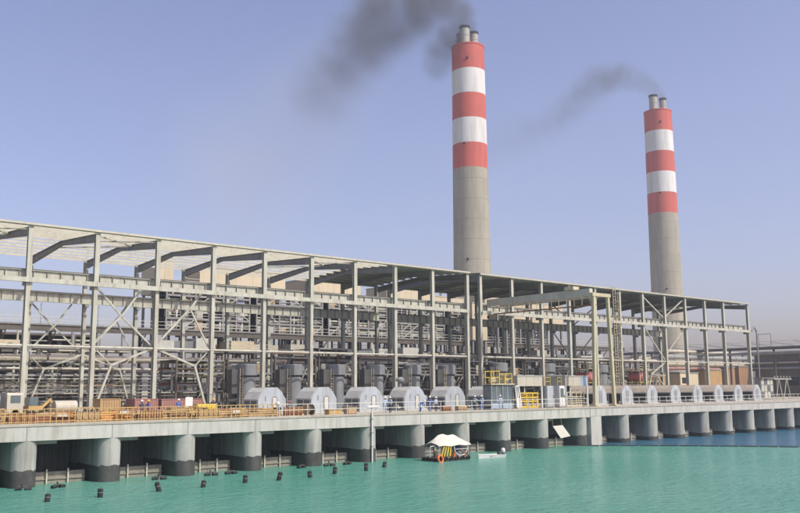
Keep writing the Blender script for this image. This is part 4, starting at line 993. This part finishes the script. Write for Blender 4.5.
# tarpaulin: sagging tent with two peaks
tv = []; tf = []
nxp, nyp = 14, 8
for j in range(nyp+1):
    for i in range(nxp+1):
        u = i/nxp; v = j/nyp
        x = 63.0 + 6.2*u; y = -5.2 + 3.1*v
        ridge = 1 - abs(v-.5)*2
        z = 1.62 + ridge*(1.15 - .5*max(0, u-.55)*2 - (.75*(1-u/.22) if u < .22 else 0)) + .06*math.sin(u*21)*ridge + .05*math.sin(u*13+v*9)
        if u > .8: z -= (u-.8)*1.2*ridge
        tv.append((x, y, z))
for j in range(nyp):
    for i in range(nxp):
        a = j*(nxp+1)+i; tf.append((a, a+1, a+nxp+2, a+nxp+1))
nv = len(tv)
tv2 = tv + [(x, y, z-.02) for x, y, z in tv]
tf2 = tf + [tuple(reversed([k+nv for k in f])) for f in tf]
part('tarpaulin', MB().add(tv2, tf2), 'tarp', rf, True)
cu = part('side_curtain', MB().add([(63.4,-5.05,.45),(65.7,-5.05,.45),(65.4,-5.0,1.66),(63.9,-5.0,1.66),(63.4,-5.01,.45),(65.7,-5.01,.45),(65.4,-4.96,1.66),(63.9,-4.96,1.66)], [(0,1,2,3),(7,6,5,4),(0,4,5,1),(1,5,6,2),(2,6,7,3),(3,7,4,0)]), 'green_dark', rf)
for k in range(4):
    part('yellow_strap', MB().bar((63.45+k*.55,-5.1,.5), (64.1+k*.42,-5.07,1.6), .22, .06, (0,1,0)), 'yellow', cu)
hp = [(66.3+1.3*math.cos(a)+.9, -5.15, 1.45-.95*math.sin(a)) for a in [PI*k/12 for k in range(13)]]
part('white_hose', MB().tube(hp, .05, 6), 'white', rf, True)
for k, (x, y, w, h, m) in enumerate(((66.5,-4.9,.8,.5,'motor_dark'),(67.6,-4.8,.7,.7,'steel_dark'),(65.9,-4.2,.9,.6,'rust'),(68.2,-4.0,.6,.45,'timber'),(64.4,-4.6,1.2,.35,'orange'))):
    part('equipment_case', MB().box(x-w/2, x+w/2, y-.25, y+.25, .405, .405+h), m, rf)
part('rail', MB().cyl((66.1,-5.1,1.2), (68.8,-5.1,1.2), .03, n=6), 'white', rf)
for k in range(6):
    x = 63.0 + k*1.08; part('tyre_fender', MB().torus((x, -5.36, .2), .26, .09, (0,1,.1*(k%3-1)), 16, 7), 'rubber', rf, True)
for k, (x, y, z1, dx, m) in enumerate(((65.9,-4.7,1.5,.3,'steel_grey'),(66.9,-4.2,1.4,-.4,'rust'),(67.3,-5.0,1.1,.5,'timber'),(63.0,-4.9,1.0,-.5,'rust'),(68.4,-4.7,1.2,.2,'steel_dark'))):
    part('pole', MB().cyl((x,y,.4), (x+dx,y+.1,z1), .045, n=6), m, rf)
for k, (x, y, r_, h, m) in enumerate(((67.0,-4.95,.25,.6,'motor_grey'),(68.0,-5.0,.22,.55,'rust'),(63.1,-4.4,.28,.7,'steel_dark'),(66.0,-5.0,.2,.4,'ring_orange'))):
    part('canister', MB().lathe([(r_,.4),(r_,.4+h*.85),(r_*.4,.4+h)], (x,y,0), 12), m, rf, True)
part('davit', MB().tube([(62.3,-4.2,.4),(62.3,-4.2,1.6),(63.2,-4.2,1.65)], .045, 6), 'white', rf)
lb = tag(part('life_ring', MB().torus((63.5,-5.25,.3), .36, .1, (.15,-1,.25), 24, 8), 'ring_orange', None, True), 'orange life ring leaning on the left end of the raft', 'life ring')
bt = thing('dinghy', 'small white dinghy with outboard motor beside the raft', 'boat', (70.2, -5.0, 0)); bt.scale = (.85, .85, .85)
hv = []; hf = []; ns = 9
for i in range(ns):
    t_ = i/(ns-1); x = 69.4 + 3.9*t_; w = .72*(1-(1-t_)**2.6)*1.0 + .03; zt = .42 + .16*(1-t_)**2; yb = -5.0 - .5*(t_-.5)
    hv += [(x, yb-w, zt), (x, yb-w*.72, -.15), (x, yb+w*.72, -.15), (x, yb+w, zt), (x, yb+w*.86, zt-.02), (x, yb+w*.6, .08), (x, yb-w*.6, .08), (x, yb-w*.86, zt-.02)]
for i in range(ns-1):
    for k in range(8): hf.append((i*8+k, i*8+(k+1) % 8, (i+1)*8+(k+1) % 8, (i+1)*8+k))
hf += [tuple(range(7,-1,-1)), tuple((ns-1)*8+k for k in range(8))]
part('hull', MB().add(hv, hf), 'white', bt, True)
part('thwart', MB().box(70.9, 71.2, -5.55, -4.5, .26, .31), 'timber', bt); part('thwart', MB().box(72.2, 72.5, -5.8, -4.7, .26, .31), 'timber', bt)
om = part('outboard_motor', MB().lathe([(.18,.55),(.27,.7),(.27,1.0),(.15,1.15)], (73.45,-5.25,0), 14), 'helmet_white', bt, True)
part('leg', MB().box(73.38, 73.52, -5.34, -5.16, -.3, .55), 'black', om)
part('cargo', MB().box(72.55, 73.0, -5.5, -5.0, .1, .75), 'motor_dark', bt)

# ------------------------------------------------------------------ people
def person(label, x, y, face, top, bottom, helmet, pose='stand', z0=DECK, H=1.76):
    """skin-modifier figure; local +Y is the way the person faces"""
    t = thing('person', label, 'person', (x, y, z0), None, face)
    s = H/1.76
    P = {'pel': (0,0,.95,.15), 'wai': (0,.0,1.1,.145), 'che': (0,0,1.32,.17), 'nec': (0,.01,1.48,.07), 'hea': (0,.03,1.56,.085), 'cro': (0,.03,1.68,.09)}
    for sg in (-1, 1):
        q = 'l' if sg < 0 else 'r'
        P['hip'+q] = (sg*.1,0,.9,.115); P['kne'+q] = (sg*.11,.03,.5,.08); P['ank'+q] = (sg*.11,-.01,.1,.05); P['toe'+q] = (sg*.12,.16,.045,.045)
        P['sho'+q] = (sg*.2,0,1.4,.085); P['elb'+q] = (sg*.25,-.02,1.13,.058); P['wri'+q] = (sg*.26,.08,.90,.04); P['han'+q] = (sg*.26,.11,.83,.036)
    def mv(k, p): P[k] = tuple(p) + (P[k][3],)
    if pose == 'bend':
        for k, p in dict(pel=(0,-.12,.88), wai=(0,0,1.0), che=(0,.24,1.1), nec=(0,.4,1.16), hea=(0,.47,1.2), cro=(0,.56,1.26)).items(): mv(k, p)
        for sg in (-1, 1):
            q = 'l' if sg < 0 else 'r'
            for k, p in {'hip': (sg*.1,-.1,.84), 'kne': (sg*.12,.08,.48), 'sho': (sg*.2,.3,1.14), 'elb': (sg*.25,.42,.88), 'wri': (sg*.18,.55,.68), 'han': (sg*.16,.6,.62)}.items(): mv(k+q, p)
    elif pose == 'reach':
        for k, p in {'elbr': (.28,.2,1.22), 'wrir': (.22,.42,1.2), 'hanr': (.2,.5,1.2), 'elbl': (-.27,.1,1.15), 'wril': (-.2,.33,1.05), 'hanl': (-.18,.4,1.03)}.items(): mv(k, p)
    elif pose == 'walk':
        for k, p in {'kner': (.11,.2,.52), 'ankr': (.11,.22,.1), 'toer': (.12,.4,.06), 'knel': (-.11,-.05,.5), 'ankl': (-.11,-.3,.14), 'toel': (-.12,-.14,.05), 'wril': (-.27,.2,.95), 'hanl': (-.27,.26,.9), 'wrir': (.27,-.08,.9), 'hanr': (.27,-.08,.83)}.items(): mv(k, p)
    E_ = [('pel','wai'),('wai','che'),('che','nec'),('nec','hea'),('hea','cro')]
    for q in 'lr': E_ += [('pel','hip'+q),('hip'+q,'kne'+q),('kne'+q,'ank'+q),('ank'+q,'toe'+q),('che','sho'+q),('sho'+q,'elb'+q),('elb'+q,'wri'+q),('wri'+q,'han'+q)]
    for q in 'lr':   # five fingers from each palm
        hx, hy, hz, _ = P['han'+q]; w = Vector((hx,hy,hz)) - Vector(P['wri'+q][:3]); w.normalize()
        side = Vector((0,1,0)) if abs(w.y) < .8 else Vector((1,0,0)); side = (side - w*side.dot(w)).normalized()
        for fi, (o_, ln) in enumerate(((-.027,.075),(-.01,.088),(.01,.084),(.027,.068),(.045,.055))):
            b = Vector((hx,hy,hz)) + side*o_ + w*(.02 if fi < 4 else -.03); m_ = b + w*ln*.55 + side*(.02 if fi == 4 else 0); e = b + w*ln - (Vector((hx,0,0)).normalized()*.02)
            for nm, p in (('a',b),('b',m_),('c',e)): P['f%s%d%s' % (q,fi,nm)] = (p.x,p.y,p.z,.0095)
            E_ += [('han'+q,'f%s%da' % (q,fi)),('f%s%da' % (q,fi),'f%s%db' % (q,fi)),('f%s%db' % (q,fi),'f%s%dc' % (q,fi))]
    keys = list(P); idx = {k: i for i, k in enumerate(keys)}
    me = bpy.data.meshes.new('person_body'); me.from_pydata([tuple(c*s for c in P[k][:3]) for k in keys], [(idx[a], idx[b]) for a, b in E_], [])
    ob = bpy.data.objects.new('body', me); COL.objects.link(ob)
    md = ob.modifiers.new('skin', 'SKIN'); md.use_smooth_shade = True
    for k in keys:
        sv = me.skin_vertices[0].data[idx[k]]; r = P[k][3]*s
        flat = .72 if k in ('pel','wai','che') else 1.0
        sv.radius = (r, r*flat); sv.use_root = (k == 'pel')
    sb_ = ob.modifiers.new('sub', 'SUBSURF'); sb_.levels = 1; sb_.render_levels = 1
    dg = bpy.context.evaluated_depsgraph_get(); nm = bpy.data.meshes.new_from_object(ob.evaluated_get(dg))
    bpy.data.objects.remove(ob); bpy.data.meshes.remove(me)
    nm.materials.clear()
    for k in (top, bottom, 'skin', 'boot'): nm.materials.append(M[k])
    segs = [(Vector(P[a][:3])*s, Vector(P[b][:3])*s, a, b) for a, b in E_]
    for p in nm.polygons:
        c = p.center; best = None
        for a, b, ka, kb in segs:
            d = b-a; tt_ = max(0, min(1, (c-a).dot(d)/max(d.length_squared,1e-9))); dist = (c-(a+d*tt_)).length
            if best is None or dist < best[0]: best = (dist, ka, kb)
        kb = best[2]; ka = best[1]
        if kb in ('hea','cro') or kb.startswith('han') or kb.startswith('f'): mi = 2
        elif kb.startswith('toe'): mi = 3
        elif kb.startswith(('hip','kne','ank')): mi = 1
        else: mi = 0
        p.material_index = mi; p.use_smooth = True
    body = link(bpy.data.objects.new('body', nm), t)
    hc = Vector(P['cro'][:3])*s; hd = (Vector(P['cro'][:3]) - Vector(P['hea'][:3])).normalized()
    hm = MB().lathe([(.155,-.01),(.15,.01),(.125,.02),(.122,.07),(.09,.125),(.03,.15)], (0,0,0), 14)
    ho = lpart('helmet', hm, helmet, t, True)
    ho.location = hc + hd*.0; ho.rotation_euler = hd.to_track_quat('Z','Y').to_euler()
    # face: nose, eyes and mouth
    fwd = Vector((0,1,0)) if pose != 'bend' else Vector((0,.5,-.85)).normalized()
    fm = MB(); c = Vector(P['hea'][:3])*s + hd*.05
    fm.cyl(c + fwd*.075 - hd*.0, c + fwd*.115 - hd*.02, .012, .018, 6)
    lpart('nose', fm, 'skin', t)
    ey = MB()
    for sx in (-.034, .034): ey.cyl(c + fwd*.078 + hd*.025 + Vector((sx,0,0)), c + fwd*.09 + hd*.025 + Vector((sx,0,0)), .012, n=6)
    lpart('eyes', ey, 'boot', t)
    return t
person('worker in pale blue shirt left of the fourth white hood', 62.6, 2.6, PI-.3, 'shirt_pale', 'shirt_pale', 'helmet_white', 'reach')
person('worker in grey with white helmet behind the railing beside the pale blue worker', 64.2, 3.6, PI/2, 'shirt_pale', 'trouser_dark', 'helmet_white', 'stand')
person('crouching worker in bright blue bending over near the quay edge', 66.6, 1.3, -PI/2-.3, 'coverall', 'coverall', 'helmet_white', 'bend')
person('standing worker in dark blue overalls beside the crouching one', 68.3, 1.5, PI/2+.4, 'coverall', 'coverall', 'helmet_white', 'stand')
person('worker with white helmet before the fifth white hood', 70.6, 3.0, PI, 'shirt_pale', 'trouser_dark', 'helmet_white', 'stand', H=1.66)
person('left one of the two pale blue workers near the glazed cab', 75.7, 1.7, -PI/2, 'shirt_pale', 'trouser_dark', 'helmet_white', 'reach')
person('right one of the two pale blue workers near the glazed cab', 76.7, 1.5, PI/2, 'shirt_pale', 'coverall', 'helmet_white', 'walk')
person('lone worker in pale blue overalls before the glazed cab', 79.9, 1.5, PI-.5, 'shirt_pale', 'shirt_pale', 'helmet_white', 'stand')
person('left one of two dark-clothed workers behind the ochre railing', 35.9, 6.0, PI+.4, 'trouser_dark', 'trouser_dark', 'helmet_white', 'stand')
person('right one of two dark-clothed workers behind the ochre railing', 36.7, 6.2, PI/2, 'coverall', 'trouser_dark', 'helmet_yellow', 'reach')
person('worker with white helmet left of the white notice board', 42.4, 11.5, PI, 'coverall', 'trouser_dark', 'helmet_white', 'stand')
person('dark-clothed worker right of the white notice board', 46.4, 11.5, PI-.4, 'trouser_dark', 'coverall', 'helmet_yellow', 'walk')
person('person in dark clothes kneeling over the raft under the tarpaulin', 66.8, -4.15, PI, 'trouser_dark', 'coverall', 'helmet_white', 'bend', .39)

# ------------------------------------------------------------------ smoke
def smoke(label, puffs, dens, nscale, col=(0.16,0.165,0.18), seed=0.0):
    """soft puffs (centre, radius, weight) broken up by noise inside one closed domain"""
    lo = Vector((1e9,)*3); hi = -lo
    for c, r, w in puffs:
        for k in range(3): lo[k] = min(lo[k], c[k]-r); hi[k] = max(hi[k], c[k]+r)
    ctr = (lo+hi)/2
    o = part('smoke', MB().box(lo.x, hi.x, lo.y, hi.y, lo.z, hi.z), 'black', None)
    o.data.materials.clear()
    m = bpy.data.materials.new('smoke'); m.use_nodes = True; nt = m.node_tree; n = nt.nodes; l = nt.links
    n.remove(n['Principled BSDF']); pv = n.new('ShaderNodeVolumePrincipled'); l.new(pv.outputs[0], n['Material Output'].inputs['Volume'])
    pv.inputs['Color'].default_value = col + (1,); pv.inputs['Anisotropy'].default_value = 0.2
    geo = n.new('ShaderNodeNewGeometry')
    nz = n.new('ShaderNodeTexNoise'); nz.inputs['Scale'].default_value = nscale; nz.inputs['Detail'].default_value = 3; nz.inputs['Roughness'].default_value = .55
    of = n.new('ShaderNodeVectorMath'); of.operation = 'ADD'; of.inputs[1].default_value = (seed, seed*2, 0); l.new(geo.outputs['Position'], of.inputs[0]); l.new(of.outputs[0], nz.inputs['Vector'])
    # warp positions so that puff outlines billow
    wp_ = n.new('ShaderNodeVectorMath'); wp_.operation = 'SUBTRACT'; wp_.inputs[1].default_value = (.5,.5,.5); l.new(nz.outputs['Color'], wp_.inputs[0])
    ws_ = n.new('ShaderNodeVectorMath'); ws_.operation = 'SCALE'; ws_.inputs['Scale'].default_value = .4/nscale; l.new(wp_.outputs[0], ws_.inputs[0])
    pp = n.new('ShaderNodeVectorMath'); pp.operation = 'ADD'; l.new(geo.outputs['Position'], pp.inputs[0]); l.new(ws_.outputs[0], pp.inputs[1])
    acc = None
    for c, r, w in puffs:
        d = n.new('ShaderNodeVectorMath'); d.operation = 'DISTANCE'; d.inputs[1].default_value = c; l.new(pp.outputs[0], d.inputs[0])
        mr = n.new('ShaderNodeMapRange'); mr.interpolation_type = 'SMOOTHSTEP'; mr.inputs[1].default_value = r*.95; mr.inputs[2].default_value = 0; mr.inputs[3].default_value = 0; mr.inputs[4].default_value = w
        l.new(d.outputs['Value'], mr.inputs[0])
        if acc is None: acc = mr.outputs[0]
        else:
            a = n.new('ShaderNodeMath'); a.operation = 'MAXIMUM'; l.new(acc, a.inputs[0]); l.new(mr.outputs[0], a.inputs[1]); acc = a.outputs[0]
    base_ = n.new('ShaderNodeMath'); base_.operation = 'SUBTRACT'; base_.use_clamp = True; base_.inputs[1].default_value = .004; l.new(acc, base_.inputs[0])
    n2 = n.new('ShaderNodeMapRange'); n2.inputs[1].default_value = .36; n2.inputs[2].default_value = .66; n2.inputs[3].default_value = .45; n2.inputs[4].default_value = 1.35; l.new(nz.outputs[0], n2.inputs[0])
    mu = n.new('ShaderNodeMath'); mu.operation = 'MULTIPLY'; l.new(base_.outputs[0], mu.inputs[0]); l.new(n2.outputs[0], mu.inputs[1])
    md = n.new('ShaderNodeMath'); md.operation = 'MULTIPLY'; md.inputs[1].default_value = dens; l.new(mu.outputs[0], md.inputs[0]); l.new(md.outputs[0], pv.inputs['Density'])
    o.data.materials.append(m)
    m.cycles.volume_step_rate = 0.35
    return tag(o, label, 'smoke', None, 'stuff')
SMOKE = True
if SMOKE:
    A = Vector((222, 146, 139)); LF = Vector((-.76, .65, 0))      # drift direction: to the left of the picture
    def plume(c, path, step=.45):
        """(left, up, radius, weight) stations joined into closely overlapping puffs"""
        out = []
        for a, b in zip(path, path[1:]):
            k = max(1, round(math.hypot(b[0]-a[0], b[1]-a[1]) / (step*(a[2]+b[2])/2)))
            for q in range(k):
                t = q/k; v = [a[m_]+(b[m_]-a[m_])*t for m_ in range(4)]
                out.append((tuple(c + LF*v[0] + Vector((0,0,v[1]))), v[2], v[3]))
        return out
    pa = plume(A, [(0,1,5,3), (3,6,8,2.2), (9,11,13,1.2), (19,11,19,.8), (30,5,21,.7), (39,-5,19,.55), (46,-14,18,.3), (54,-23,20,.16), (63,-33,24,.09)], .6)
    pa += plume(A, [(2,0,6,1.8), (6,-3,9,1.6), (10,-9,9.5,1.0), (13,-17,8,.4)], .6)
    pc = plume(A, [(42,-8,22,.5), (52,-20,30,.8), (64,-34,38,.9), (82,-54,48,.8), (100,-76,52,.5)], .75)
    smoke('faint pale veil of old smoke low in the sky left of the nearer chimney', pc, .0075, .03, (.80,.76,.70), 7)
    smoke('dark smoke plume drifting left from the nearer chimney', pa, .17, .075, (.22,.235,.26), 3)
    B = Vector((335, 139.6, 136))
    pb = plume(B, [(-1,0,4,2.5), (2,4,5.5,2.0), (8,8,7.5,1.5), (16,10,9.5,1.1), (27,7,11.5,.8), (39,-5,11,.5), (50,-14,12,.3), (66,-19,16,.15), (84,-24,20,.08)], .55)
    smoke('thin grey smoke plume drifting left from the farther chimney', pb, .08, .10, (.22,.235,.26), 11)

# ------------------------------------------------------------------ haze
HAZE = 0.00033
if HAZE:
    o = part('haze', MB().box(-120, 520, -140, 420, -1.2, 190), 'black', None)
    o.data.materials.clear(); m = bpy.data.materials.new('haze'); m.use_nodes = True; n = m.node_tree.nodes
    n.remove(n['Principled BSDF']); pv = n.new('ShaderNodeVolumePrincipled'); m.node_tree.links.new(pv.outputs[0], n['Material Output'].inputs['Volume'])
    pv.inputs['Color'].default_value = (.86,.89,1.0,1); pv.inputs['Density'].default_value = HAZE; pv.inputs['Anisotropy'].default_value = .3
    o.data.materials.append(m); tag(o, 'pale dusty haze in the air over the plant', 'haze', None, 'stuff')
